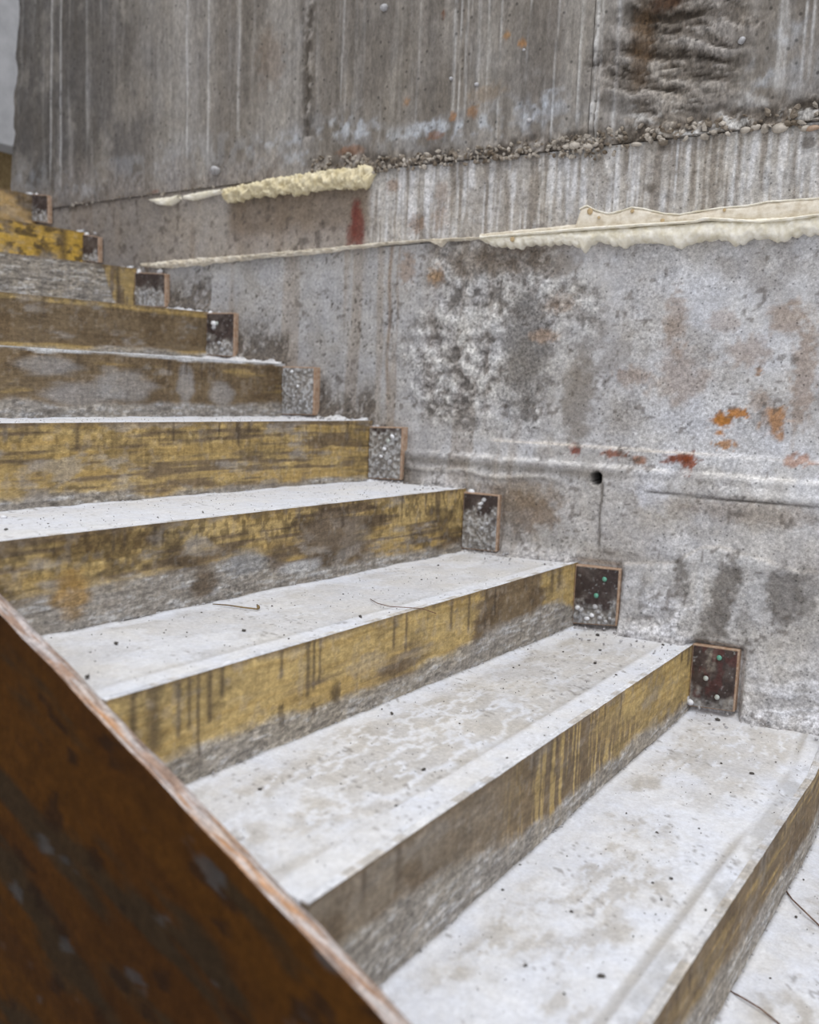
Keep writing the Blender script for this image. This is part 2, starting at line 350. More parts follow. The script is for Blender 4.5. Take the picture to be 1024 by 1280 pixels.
# mortar slumps at the foot of the wall, above each tread
ztop = np.interp(X[0], [NOSE[k][0] for k in range(11, -1, -1)], [NOSE[k][1] for k in range(11, -1, -1)])
kk = np.array([max([k for k in NOSE if NOSE[k][0] >= x] or [0]) for x in X[0]])
zt = np.array([tread_z(int(k), x, -.01) if k < 11 else 1.7 for k, x in zip(kk, X[0])])
h = Z-zt
slump = ss(.20, .02, h + (fb(X*7, Z*7, 3, 41)-.5)*.12)*ss(-1.05, -.75, X)
rid = 1-np.abs(2*fb(X*11+Z*6, Z*30-X*5, 3, 44)-1)
off += slump*(.004 + .011*(rid-.6) + .006*lump)
col = mixc(col, (176, 174, 175), slump*.7); col = mixc(col, (220, 220, 225), slump*ss(.80, .95, rid)*.75); col = mixc(col, (128, 123, 120), slump*ss(.6, .3, rid)*.7)
foot = ss(.045, .0, h + (n3-.5)*.05); off += foot*(.010+.010*n3); col = mixc(col, (186, 184, 186), foot*.6); col = mixc(col, (84, 76, 70), foot*ss(.5, .7, n3)*.4)
# dark specks and grime over the upper steps, pock marks
gr = ss(.15, .02, h + (fb(X*14, Z*14, 3, 47)-.5)*.10)*ss(-1.42, -1.55, X)*ss(-2.85, -2.6, X)
col = mixc(col, (64, 56, 48), gr*ss(.38, .52, fb(X*60, Z*50, 3, 48) + .14*ss(.08, 0, h))*.95); col = mixc(col, (118, 110, 103), gr*.5)
off += gr*(n3-.5)*.012
pk = ss(.70, .78, fb(X*140, Z*100, 2, 51)*.8+.2*fb(X*8, Z*8, 2, 52)); zone = ss(-1.3, -1.7, X)*.8 + .4
col = mixc(col, (84, 78, 74), pk*zone*.75); off -= pk*.003*zone
pk2 = ss(.74, .80, vn(X*95, Z*95, 57)*.6+.4*vn(X*22, Z*22, 58)); col = mixc(col, (92, 84, 78), pk2*.6)
# shade under the foam, painted brown into the wall right below the joint
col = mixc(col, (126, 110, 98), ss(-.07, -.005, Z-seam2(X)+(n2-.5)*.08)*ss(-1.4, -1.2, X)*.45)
# tie hole, the shade inside it painted near-black
hx, hz = wp(750, 597); d = np.hypot(X-hx, Z-hz); off -= ss(.0165, .0125, d)*.06
col = mixc(col, (30, 28, 27), ss(.0175, .0145, d)); rim = np.exp(-((d-.021)/.005)**2); off += rim*.003; col = mixc(col, (150, 146, 142), rim*.4)
for k_ in range(2, 11):                                # the cleats are nailed to sound, flat concrete
    inb = ss(NOSE[k_][0]-.02, NOSE[k_][0]-.005, X)*ss(NOSE[k_][0]+.13, NOSE[k_][0]+.112, X)*ss(NOSE[k_-1][1]-.01, NOSE[k_-1][1]+.0, Z)*ss(NOSE[k_][1]+.02, NOSE[k_][1]+.004, Z)
    off = off*(1-inb)+np.minimum(off, .014)*inb
wall = slab('wall_right', P3(X, Z), (0, -1, 0), .30, M_WALL, col, None, off, None, np.maximum.reduce([rz*.8, r2*.8, slump*.75, foot*.8, gr*.8, .20+.30*ss(.45, .65, fb(X*5, Z*5, 3, 77)), lowm*.35]))
tag(wall, 'rough grey concrete wall rising beside the stairs', kind='structure')

# ---- middle band between the two foam joints
X, Z = grid(-3.40, XR, lambda x: seam2(x)+.001, lambda x: seam1(x)-.001, 0.0048, 0.0048)
# the left end of the band drops down behind the upper steps
n1 = fb(X*3, Z*3, 4, 61); n2 = fb(X*12, Z*12, 4, 62); n3 = fb(X*40, Z*40, 3, 63)
col = np.broadcast_to(lin((178, 174, 170)), X.shape+(3,)).copy()
col = mixc(col, (152, 145, 138), ss(.4, .7, n1)*.6)
rt = ss(-1.72, -1.66, X)
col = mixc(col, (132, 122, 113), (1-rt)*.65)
sv = fb(X*75+.6*n2, Z*3.4, 3, 64, .6); sv2 = fb(X*120, Z*5, 2, 66)
col = mixc(col, (214, 213, 215), ss(.50, .68, sv)*rt*.7*ss(.35, .6, n2+.08)); col = mixc(col, (128, 119, 110), ss(.44, .32, sv)*.7*rt)
col = mixc(col, (206, 205, 206), ss(.66, .76, sv2)*rt*.6)
for (u, s) in ((785, .0025), (770, .002), (845, .002), (917, .003), (690, .002), (728, .002), (960, .003), (985, .002)):
    x = wp(u, 220)[0]; col = mixc(col, (206, 206, 208), np.exp(-((X-x-.004*(fb(Z*30, Z*0, 2, int(u))-.5))/s)**2)*.8*ss(.3, .5, n3+.1))
x0, _ = wp(285, 280); x1, _ = wp(462, 260); bp_ = ss(x0-.02, x0+.02, X)*ss(x1+.01, x1-.015, X)
col = mixc(col, (116, 101, 86), bp_*.75*ss(1.29, 1.36, Z)); col = mixc(col, (158, 150, 144), bp_*ss(1.39, 1.33, Z+(n2-.5)*.05)*.6)
x, z = wp(446, 281); col = mixc(col, (106, 50, 42), blob(X, Z, x, z, .027, .085, 71, .25, .12)*.9)
x, z = wp(437, 295); col = mixc(col, (104, 52, 40), blob(X, Z, x, z, .02, .04, 72, .4)*.7)
for (u, v, a, b, m) in ((520, 280, .03, .03, .5), (490, 232, .03, .02, .5), (552, 240, .03, .03, .3), (548, 272, .03, .04, .3)):
    x, z = wp(u, v); col = mixc(col, (138, 106, 80), blob(X, Z, x, z, a, b, u, .6)*m)
for (u, v, r) in ((832, 183, .014), (1010, 178, .016), (812, 235, .014), (868, 215, .006)):
    x, z = wp(u, v); col = mixc(col, (96, 88, 80), blob(X, Z, x, z, r*1.2, r, u, .3)*.75)
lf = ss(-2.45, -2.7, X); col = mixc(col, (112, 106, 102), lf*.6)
col = mixc(col, (116, 100, 84), (1-rt)*ss(.58, .7, fb(X*16, Z*1.2, 2, 68))*.3)
pk = ss(.68, .76, fb(X*50, Z*40, 2, 69)); col = mixc(col, (80, 72, 66), pk*.6*(1-rt*.6))
off = (n2-.5)*.004 + (sv-.5)*.004*rt + (n3-.5)*.003
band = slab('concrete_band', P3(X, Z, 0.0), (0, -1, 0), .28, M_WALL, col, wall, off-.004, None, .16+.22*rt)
tag(band, 'horizontal band of concrete streaked with white vertical runs')
# wall behind the upper steps, left of where the lower panel foam ends
# ---- upper panels: left, middle and right, split by two vertical joints
def upper(xa, xb, seed):
    X, Z = grid(xa, xb, lambda x: seam1(x)+.001, cst(2.32), 0.0052, 0.0052)
    n1 = fb(X*2.4, Z*1.2, 4, 81); n2 = fb(X*10, Z*7, 4, 82); n3 = fb(X*40, Z*30, 3, 83)
    col = np.broadcast_to(lin((122, 116, 111)), X.shape+(3,)).copy()
    col = mixc(col, (105, 98, 90), ss(.4, .68, n1)*.6)
    col = mixc(col, (160, 156, 152), ss(.5, .7, fb(X*6, Z*1.2, 4, 84))*.5)
    lf = ss(-2.3, -3.1, X); col = mixc(col, (74, 71, 69), lf*.8)  # shade towards the left end, painted into the colour
    sv = fb(X*50+.5*n2, Z*1.6, 4, 85, .6); col = mixc(col, (156, 152, 148), ss(.56, .76, sv)*.30); col = mixc(col, (94, 88, 81), ss(.44, .28, sv)*.30); col = mixc(col, (146, 140, 133), ss(.5, .66, fb(X*7, Z*6, 5, 189, .6))*.35)
    sv2 = fb(X*110, Z*2.2, 2, 86); col = mixc(col, (176, 174, 172), ss(.76, .84, sv2)*.35*ss(.45,.6,fb(X*5, Z*3, 3, 89)))
    off = (n2-.5)*.004 + (n3-.5)*.002
    ww = lambda s: .006*(fb(Z*9, Z*0+s, 3, 87)-.5)
    # thin lime runs
    for (u, s, a, zb) in ((75, .004, .55, 1.55), (62, .004, .5, 1.6), (110, .005, .2, 1.7), (235, .003, .5, 1.62), (262, .004, .45, 1.6), (300, .005, .35, 1.65), (430, .003, .35, 1.7),
                          (697, .0018, .8, 1.52), (728, .0022, .85, 1.52), (747, .004, .9, 1.5), (752, .002, .9, 1.5), (773, .005, .75, 1.5), (662, .0015, .6, 1.52), (627, .0012, .5, 1.53), (525, .002, .4, 1.6),
                          (1005, .002, .6, 1.58), (1015, .002, .5, 1.58), (975, .006, .45, 1.55), (982, .003, .5, 1.55), (570, .004, .45, 1.6), (585, .003, .45, 1.6), (600, .003, .4, 1.6), (612, .003, .4, 1.6), (577, .002, .5, 1.6)):
        x = wp(u, 60)[0]; g = np.exp(-((X-x-ww(u))/s)**2)*ss(zb-.02, zb+.05, Z)
        col = mixc(col, (210, 209, 209), g*a*ss(.25, .5, n3+.15)); off += g*(.002 if a < .85 else .004+.012*ss(.5, .75, n3))
    # pale bluish bloom just above the joint
    bl = ss(.55, .75, fb(X*4+5, Z*9, 3, 88)+.25*np.exp(-((Z-1.60)/.06)**2))*ss(1.80, 1.60, Z)*ss(1.515, 1.56, Z)
    col = mixc(col, (176, 179, 185), bl*.22*ss(.35, .6, n3))
    for (u, v, a, b, m) in ((355, 190, .12, .05, .45), (440, 160, .12, .03, .6), (600, 150, .20, .03, .75), (510, 165, .10, .02, .5), (640, 158, .07, .03, .7), (700, 140, .07, .05, .45), (950, 85, .03, .08, .5), (985, 60, .05, .07, .35), (105, 240, .08, .03, .4)):
        x, z = wp(u, v); col = mixc(col, (186, 191, 199), blob(X, Z, x, z, a, b, u, .8)*m*ss(.3, .6, n3)*ss(.3, .62, fb(X*14, Z*14, 4, 90)))
    # warm and rust spots
    for (u, v, a, b, c, m) in ((635, 45, .012, .012, (150, 112, 70), .7), (655, 55, .014, .012, (156, 112, 66), .7), (592, 140, .02, .018, (140, 100, 62), .6), (568, 147, .013, .014, (150, 104, 60), .7), (510, 128, .012, .012, (140, 104, 72), .6), (556, 18, .006, .014, (96, 62, 44), .8),
                               (195, 240, .02, .008, (130, 72, 50), .8), (610, 118, .06, .03, (132, 112, 88), .4), (340, 70, .06, .10, (112, 94, 78), .4), (100, 262, .10, .02, (112, 86, 72), .5), (440, 190, .05, .02, (130, 88, 60), .6), (545, 170, .03, .012, (128, 88, 62), .6), (960, 165, .04, .015, (132, 84, 54), .8), (880, 185, .05, .01, (120, 90, 66), .5)):
        x, z = wp(u, v); col = mixc(col, c, blob(X, Z, x, z, a, b, u, .55)*m)
    # torn, splintered dark patch at upper right
    x, z = wp(838, 72); tp = blob(X, Z, x, z, .19, .21, 91, .35, f=9); x, z = wp(890, 30); tp = np.maximum(tp, blob(X, Z, x, z, .12, .07, 92, .4)*.9)
    rg = fb(X*9+.8*n2, Z*48+X*10+2.2*fb(X*9, Z*9, 3, 191), 5, 93, .62)
    col = mixc(col, (92, 83, 74), tp*.75); col = mixc(col, (166, 160, 154), tp*ss(.52, .62, rg)*.7); col = mixc(col, (46, 38, 30), tp*ss(.47, .38, rg)*.9)
    off += tp*(rg-.5)*.034 - tp*.003
    x, z = wp(802, 55); g = blob(X, Z, x, z, .035, .11, 94, .35); col = mixc(col, (84, 66, 48), g*.75); off -= g*.008
    x, z = wp(835, 3); col = mixc(col, (72, 50, 34), blob(X, Z, x, z, .05, .02, 95, .4)*.9)
    # honeycombed foot of the panel
    bot = seam1(X); hc = ss(.06, .01, (Z-bot)+(fb(X*15, Z*15, 3, 96)-.5)*.06)*ss(-2.0, -1.85, X)*(.6+.4*ss(-.98, -.9, X))
    hn = fb(X*52, Z*52, 3, 97); col = mixc(col, (104, 92, 80), hc*.7); col = mixc(col, (188, 182, 176), hc*ss(.55, .66, hn)*.8); col = mixc(col, (44, 36, 30), hc*ss(.45, .36, hn)*.95)
    off += hc*(hn-.5)*.03
    rr = ss(.12, .02, (Z-bot)+(fb(X*11, Z*11, 3, 98)-.5)*.1)*ss(-.98, -.9, X); rg2 = fb(X*24+n2, Z*52+X*8, 4, 99, .62)
    col = mixc(col, (120, 112, 104), rr*.5); col = mixc(col, (200, 198, 196), rr*ss(.55, .66, rg2)*.8); col = mixc(col, (70, 62, 54), rr*ss(.42, .34, rg2)*.7); off += rr*(rg2-.5)*.02
    # left foot: paler rough pour
    lfm = ss(.14, .02, (Z-bot)+(fb(X*6, Z*8, 3, 101)-.5)*.16)*ss(-1.9, -2.1, X); col = mixc(col, (136, 128, 122), lfm*.55); col = mixc(col, (96, 86, 78), lfm*ss(.6, .7, n3)*.6)
    # rough vertical joint at x=-1.94
    xj = -1.925; g = np.exp(-((X-xj-ww(3))/.020)**2)*ss(1.57, 1.62, Z); jn = fb(X*60, Z*60, 2, 102)
    col = mixc(col, (112, 105, 97), g*.7); col = mixc(col, (72, 65, 58), g*ss(.56, .46, jn)*.8); col = mixc(col, (164, 158, 152), g*ss(.6, .7, jn)*.7); off += g*(jn-.6)*.010
    # wavy left end
    if seed == 0:
        P = P3(X, Z); wv = (fb(Z*14, Z*0, 3, 103)-.5)*.035; P[..., 0] += wv*np.clip(1-(X-xa)/.1, 0, 1) + (Z-1.6)*.09*np.clip(1-(X-xa)/.4, 0, 1)
    else: P = P3(X, Z)
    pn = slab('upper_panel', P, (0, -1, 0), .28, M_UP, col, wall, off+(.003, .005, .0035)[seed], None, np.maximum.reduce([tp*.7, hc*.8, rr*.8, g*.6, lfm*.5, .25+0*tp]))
    return pn
tag(upper(-3.375, -1.9483, 0), 'dark upper concrete panel at left with faint vertical runs')
tag(upper(-1.9490, -1.0268, 1), 'middle upper concrete panel with lime runs')
tag(upper(-1.0275, XR, 2), 'right upper concrete panel with splintered patch')
box('upper_panel', -3.30, XR, .0, .28, 2.325, 3.6, M_CONC, wall)
# near-black end inside the tie hole, standing in for its deep shade
t = tube_obj('tie_hole_tube', [(hx, .03, hz), (hx, .058, hz)], .013, M_HOLE, wall, 20)

# knobs of set grout on the upper panel
for (u, v, r) in ((270, 213, .018), (481, 10, .013), (564, 98, .006), (928, 49, .007), (596, 105, .006), (655, 62, .004), (661, 150, .007)):
    x, z = wp(u, v, -.008); o = link('grout_knob', rock_mesh('grout_knob', M_MORT, int(u), 2, (r, r*.9, r*.85)), wall); o.location = (x, -.004-r*.35, z)
# exposed aggregate in the joints
rnd = random.Random(5)
rocks = [rock_mesh('stone', M_AGG, 200+i, 1, (1, 1, 1), .5) for i in range(4)] + [rock_mesh('stone', M_AGGW, 210+i, 1, (1, 1, 1), .5) for i in range(4)]
def joined_rocks(name, items, mat, parent):
    base = [rock_mesh('tmp', mat, 300+i, 1, (1, 1, 1), .5) for i in range(5)]
    V = []; F = []; n = 0
    for (x, y, z, r) in items:
        m = rnd.choice(base); co = np.array([v.co[:] for v in m.vertices]); R = np.array(Matrix.Rotation(rnd.uniform(0, 6), 3, Vector((rnd.random(), rnd.random(), rnd.random()+.01))))
        co = (co*np.array([1, rnd.uniform(.4, .9), rnd.uniform(.35, .8)])*(1+.5*(np.random.RandomState(n % 9973).rand(len(co), 1)-.5)))@R.T*r + np.array([x, y, z]); V.append(co)
        F.append(np.array([p.vertices[:] for p in m.polygons])+n); n += len(co)
    for m in base: bpy.data.meshes.remove(m)
    o = link(name, make_mesh(name, np.concatenate(V), [np.concatenate(F)], mat, None, False), parent); tag(o, kind='stuff'); return o
itA, itB = [], []
def seam_rocks(xa, xb, n, zlo, zhi, rlo, rhi):
    for i in range(n):
        x = rnd.uniform(xa, xb); s = float(seam1(np.array(x))); it = (x, -.004-rnd.random()*.006, s+rnd.uniform(zlo, zhi), rnd.uniform(rlo, rhi)); (itA if rnd.random() < .5 else itB).append(it)
seam_rocks(-1.90, -1.70, 60, .0, .05, .004, .010)
seam_rocks(-1.70, -1.02, 330, -.012, .028, .003, .009)
seam_rocks(-1.10, -.95, 90, -.03, .03, .003, .008)
seam_rocks(-.98, .3, 330, -.010, .035, .003, .011)
seam_rocks(-3.05, -2.3, 60, -.006, .006, .002, .005)
tag(joined_rocks('exposed_aggregate', itA, M_AGG, wall), 'brown stones showing in the joint')
tag(joined_rocks('exposed_aggregate', itB, M_AGGW, wall), 'pale stones showing in the joint')
for (u, v, r) in ((706, 184, .013), (718, 182, .015), (733, 182, .013), (744, 180, .010), (795, 180, .012), (828, 175, .010), (975, 160, .016), (1003, 160, .014), (1016, 160, .012), (930, 163, .010), (945, 158, .010)):
    x, z = wp(u, v, -.01); o = link('stone', rock_mesh('stone', M_AGGW if u % 2 else M_PLY if u > 960 else M_AGGW, int(u), 2, (r, r*.6, r*.55), .5), wall); o.location = (x, -.006, z)
# blue scrap of plastic wedged at the wall foot
x, z = wp(721, 682, -.02)
bs = link('plastic_scrap', rock_mesh('plastic_scrap', M_BLUE, 9, 1, (.014, .006, .006), .6)); bs.location = (x, -.018, z); tag(bs, 'small blue plastic scrap stuck to the wall foot above the fourth step', 'scrap')

# ------------------------------------------------------------ cured foam
def foam_strip(name, xs, zt, zb, pr, mat, seed, parent=None, n=18, lump=.25, lf=60, y0=-.003):
    """sweep along the wall: per station top z, bottom z and how far it bulges; lumpy rounded section"""
    V = []; xs = np.array(xs)
    th = np.linspace(0, math.pi, n)
    for i, x in enumerate(xs):
        for t in th:
            k = 1 + lump*(2*float(fb(np.array(x*lf), np.array(t*2.2+seed), 3, seed))-1) + lump*.6*(2*float(fb(np.array(x*lf*2.7), np.array(t*6+seed), 2, seed+4))-1)
            zc = (zt[i]+zb[i])/2; hz_ = (zt[i]-zb[i])/2
            V.append((x, y0-pr[i]*math.sin(t)**.7*k, zc+hz_*math.cos(t)*(1 if t < .1 else k*.5+.5)))
        V.append((x, y0+.014, zb[i]+.001)); V.append((x, y0+.014, zt[i]-.001))
    m = n+2; idx = np.arange(len(xs)*m).reshape(len(xs), m)
    nx_ = np.roll(idx, -1, 1); F = np.stack([idx[:-1], idx[1:], nx_[1:], nx_[:-1]], -1).reshape(-1, 4)[:, ::-1]
    caps = np.stack([idx[0], idx[-1][::-1]])
    return link(name, make_mesh(name, V, [F, caps], mat), parent)
def along(pt, pb, n, amp_b=0, fq=50, seed=1, y=-.015, amp_t=0, drip=0):
    """pt, pb: photograph outlines of top and bottom edge; returns stations"""
    T = sorted(wp(u, v, y) for u, v in pt); B = sorted(wp(u, v, y) for u, v in pb)
    xa, xb = max(T[0][0], B[0][0]), min(T[-1][0], B[-1][0]); xs = np.linspace(xa, xb, n)
    zt = np.interp(xs, [a for a, _ in T], [b for _, b in T]) + amp_t*(fb(xs*fq, xs*0, 3, seed+5)-.5)
    zb = np.interp(xs, [a for a, _ in B], [b for _, b in B]) + amp_b*(fb(xs*fq, xs*0, 3, seed)-.5) - drip*np.abs(np.sin(xs*math.pi/.026+3*fb(xs*9, xs*0, 2, seed+2)))*fb(xs*14, xs*0, 2, seed+3)
    return xs, zt, zb
xs, zt, zb = along([(276, 237), (300, 231), (350, 222), (400, 214), (440, 209), (466, 207)], [(276, 246), (290, 252), (310, 246), (350, 241), (400, 237), (440, 236), (458, 231), (466, 214)], 240, .018, 60, 3, drip=.008)
tp = np.clip(np.minimum(xs-xs[0], xs[-1]-xs)/.02, .15, 1)
o = foam_strip('foam_bead', xs, zt, zb, .022*tp*(.8+.5*fb(xs*30, xs*0, 3, 7)), M_FOAMY, 5, lump=.6, lf=60); tag(o, 'thick lumpy cream foam bead on the upper joint of the wall', 'foam')
xs, zt, zb = along([(187, 249), (198, 247), (210, 246), (222, 243)], [(187, 251), (195, 255), (210, 256), (218, 252), (222, 248)], 40, .004, 45, 9)
o = foam_strip('foam_bead', xs, zt, zb, xs*0+.014, M_FOAM, 6, lump=.3); tag(o, 'short pale foam blob, leftmost on the upper joint of the wall', 'foam')
xs, zt, zb = along([(228, 244), (240, 241), (262, 237), (275, 236)], [(228, 248), (236, 250), (250, 247), (265, 243), (275, 240)], 50, .004, 45, 10)
o = foam_strip('foam_bead', xs, zt, zb, xs*0+.010, M_FOAM, 8, lump=.3); tag(o, 'thin foam dribble between the short blob and the thick bead', 'foam')
xs, zt, zb = along([(176, 329), (230, 324), (320, 317), (400, 310), (480, 302), (540, 298), (604, 295)], [(176, 333), (200, 335), (240, 332), (300, 325), (400, 316), (480, 306), (536, 301), (542, 306), (550, 308), (556, 302), (604, 299)], 260, .007, 40, 12)
o = foam_strip('foam_bead', xs, zt, zb, .006+.012*fb(xs*24, xs*0, 3, 13)*ss(-1.3, -2.2, xs)+.002, M_FOAMP, 11, lump=.7, lf=70); tag(o, 'long thin foam seam on the lower joint, left half of the wall', 'foam')
# wide foam ledge at right: drooping lower lip and flap above it
fr = empty('foam_ledge', (-.9, -.01, 1.31)); tag(fr, 'wide cream foam ledge with drips under its edge, on the right of the lower joint', 'foam')
def child(o, par):
    o.parent = par; o.matrix_parent_inverse = Matrix.Translation(-par.location); return o
xs, zt, zb = along([(600, 294), (660, 292), (725, 287), (800, 282), (870, 277), (950, 272), (1024, 268), (1200, 258)],
                   [(600, 297), (612, 305), (628, 306), (650, 309), (655, 305), (685, 304), (712, 303), (724, 308), (729, 313), (735, 306), (745, 300), (765, 304), (781, 308), (790, 303), (815, 302), (840, 306), (850, 309), (858, 303), (880, 299), (905, 297), (918, 304), (925, 304), (935, 296), (958, 297), (970, 301), (982, 299), (990, 293), (1024, 290), (1060, 292), (1100, 284), (1200, 280)], 560, .006, 90, 15, y=-.02, drip=.008)
child(foam_strip('lower_lip', xs, zt, zb, .020+.006*fb(xs*25, xs*0, 3, 16), M_FOAM, 14, lump=.12, lf=70), fr)
xs, zt, zb = along([(600, 292), (650, 287), (720, 280), (726, 260), (734, 257), (745, 263), (760, 267), (775, 264), (790, 259), (805, 261), (830, 267), (850, 268), (872, 264), (900, 260), (935, 257), (960, 252), (1024, 248), (1200, 240)],
                   [(600, 297), (700, 291), (800, 284), (870, 280), (950, 276), (1024, 271), (1200, 262)], 300, .0, 60, 18, y=-.012, amp_t=.004)
o = child(foam_strip('upper_flap', xs, zt, zb, xs*0+.012, M_FOAMP, 17, lump=.15, lf=30), fr); tag(o, 'paler smeared flap above the lip')
xs, zt, zb = along([(600, 295), (725, 284), (800, 279), (868, 275), (880, 271), (900, 272), (950, 275), (990, 271), (1024, 266), (1200, 256)], [(600, 298), (725, 288), (800, 283), (868, 278), (880, 275), (900, 276), (950, 279), (990, 275), (1024, 270), (1200, 260)], 200, .002, 60, 19, y=-.03)
rx, rz_, _b = along([(724, 262), (728, 259), (734, 257), (745, 263), (760, 267), (775, 264), (790, 259), (805, 261), (830, 267), (850, 268), (872, 264), (900, 260), (935, 257), (960, 252), (1024, 248), (1200, 240)], [(724, 270), (1200, 262)], 160, 0, y=-.012)
child(foam_strip('flap_rim', rx, rz_+.002, rz_-.002, rx*0+.0035, M_FOAM, 31, y0=-.010, lump=.3), fr)
for i_, (u, v, r) in enumerate(((737, 264, .008), (748, 272, .004), (790, 263, .006), (828, 275, .005), (643, 300, .006), (905, 262, .004))):
    x, z = wp(u, v, -.02); o = link('resin_spot', rock_mesh('resin_spot', M_RESIN, 70+i_, 1, (r, r*.35, r), .3)); o.location = (x, -.0165 if v < 290 else -.030, z); child(o, fr)
o = child(foam_strip('raised_rim', xs, zt, zb, xs*0+.007, M_FOAM, 18, y0=-.024, lump=.2), fr)

# ------------------------------------------------------------ staircase
stair = empty('concrete_staircase', (-1.5, -.75, -.16)); tag(stair, 'concrete staircase with white-dusted treads climbing to the left', 'staircase')
XL_END = -4.1
def tread(k):
    ny = 250; ys = np.linspace(YL, .0, ny)
    xb = np.array([(nose(k+1, y)[0]-BT if k+1 in NOSE else XL_END) for y in ys]); xf = np.array([nose(k, y)[0]-BT+.001 for y in ys])
    nx = max(40, int((xf-xb).mean()/.0055)); t = np.linspace(0, 1, nx)[:, None]
    X = xb[None]*(1-t)+xf[None]*t; Y = np.broadcast_to(ys, X.shape).copy()
    Z = np.zeros_like(X)
    for j, y in enumerate(ys):
        zn = nose(k, y)[1]; bz = backz(k, y); xn = nose(k, y)[0]; xk = nose(k+1, y)[0] if k+1 in NOSE else XL_END
        Z[:, j] = zn + (bz-zn)*np.clip((xn-X[:, j])/(xn-xk), 0, 1.2)
    d = xf[None]+BT-X                                   # distance behind the nose
    bk = X-(xb[None]+BT)                                # distance in front of the riser
    s = 400+k*31
    n1 = fb(X*7, Y*5, 4, s); n2 = fb(X*22, Y*18, 4, s+1); n3 = fb(X*70, Y*70, 3, s+2)
    col = np.broadcast_to(lin((193, 190, 188)), X.shape+(3,)).copy()
    col = mixc(col, (180, 176, 172), ss(.45, .7, n2)*.6)
    # powdery white film: edges, plus cloudy patches
    film = np.maximum(ss(.07, .02, bk+(n2-.5)*.06), ss(.075, .05, d+(n2-.5)*.02)*.8)
    film = np.maximum(film, ss(.20, .05, -Y)*.6)
    if k == 2:
        a = np.abs(fb(X*26, Y*11, 4, s+5)-.5); vein = ss(.055, .012, a+.02*(n3-.5))
        a2 = np.abs(fb(X*15+4, Y*8, 4, s+8)-.5); vein = np.maximum(vein, ss(.05, .02, a2)*.8)
        film = np.maximum(film, vein*ss(-.55, -.75, Y)*.95); film = np.maximum(film, vein*.45)
        film = np.maximum(film, ss(-1.1, -1.3, Y+(n1-.5)*.2)*ss(.4, .6, n2)*.7)
    elif k in (0, 1):
        film = np.maximum(film, ss(.44, .56, fb(X*8, Y*5.5, 6, s, .62)+.10*(k == 1)*ss(-.45, -.60, Y)-.06*(k == 1)*ss(-.5, -.35, Y))*.95)
        film = np.maximum(film, ss(.56, .66, fb(X*60, Y*24, 3, s+9))*.7)
    elif k == 3:
        film = np.maximum(film, ss(.46, .66, fb(X*8, Y*5.5, 6, s, .62))*.7); film = np.maximum(film, .35+0*film)
    else:
        film = np.maximum(film, .75+0*film)
    film = film*(.85+.3*(n3-.2))
    if k == 1:
        bare = blob(X, Y, -.50, -.30, .10, .24, 511, .45, f=9, soft=.35); film = film*(1-.75*bare)
        film = np.maximum(film, ss(.60, .68, fb(X*90, Y*30, 4, 512))*.8)
    if k <= 3: film = film*(.86+.14*ss(.35, .6, fb(X*120, Y*90, 3, s+60)))
    col = mixc(col, (222, 224, 231), film)
    # trowelled bare stripe behind the nose
    sw = .009; sc = {1: .052, 2: .070, 3: .055}.get(k, .06)
    stripe = np.exp(-((d-sc-(fb(Y*3, Y*0, 3, s+3)-.5)*.008)/sw)**4)
    am = {1: .85, 2: .5, 3: .45}.get(k, .2)
    col = mixc(col, (176, 172, 168), stripe*am*ss(.25, .6, fb(X*10, Y*4, 3, s+4)+.1))
    if k == 1:
        nb = ss(.045, .038, d)*ss(.40, .58, fb(X*20, Y*14, 5, s+6, .6)); col = mixc(col, (178, 177, 178), nb*.75)
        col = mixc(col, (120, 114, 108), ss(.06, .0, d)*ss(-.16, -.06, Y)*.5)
    # fine dark specks
    sp = ss(.80, .86, vn(X*150, Y*150, s+7)*.7+.3*vn(X*12, Y*12, s+12)); col = mixc(col, (120, 114, 110), sp*.6)
    # darker grey strip right under the riser and ragged grey edge at the nose
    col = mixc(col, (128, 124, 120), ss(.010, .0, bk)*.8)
    dn = (n2-.5)*.003 + (n3-.5)*.0012*film + np.exp(-((d-sc+sw)/.004)**2)*.0016 - stripe*.0010 + ss(.02, 0, bk)*.004*n2
    foot = ss(.035, 0, -Y+(n2-.5)*.05); dn = dn + foot*(.006+.012*n3); col = mixc(col, (150, 148, 148), foot*ss(.45, .6, n3)*.7)
    P = np.stack([X, Y, Z], -1)
    thick = .20
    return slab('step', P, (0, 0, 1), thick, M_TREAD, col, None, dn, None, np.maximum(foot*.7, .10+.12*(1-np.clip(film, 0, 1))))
for k in range(0, 12): child(tread(k), stair)
# floor in front
X, Y = np.meshgrid(np.linspace(-4.3, 3, 60), np.linspace(-4.2, .3, 40)); c = np.broadcast_to(lin((150, 148, 146)), X.shape+(3,)).copy()
c = mixc(c, (205, 206, 210), ss(.45, .65, fb(X*2, Y*2, 4, 900)))
fl = slab('floor', np.stack([X, Y, X*0-.205], -1), (0, 0, 1), .15, M_TREAD, c); tag(fl, kind='structure')

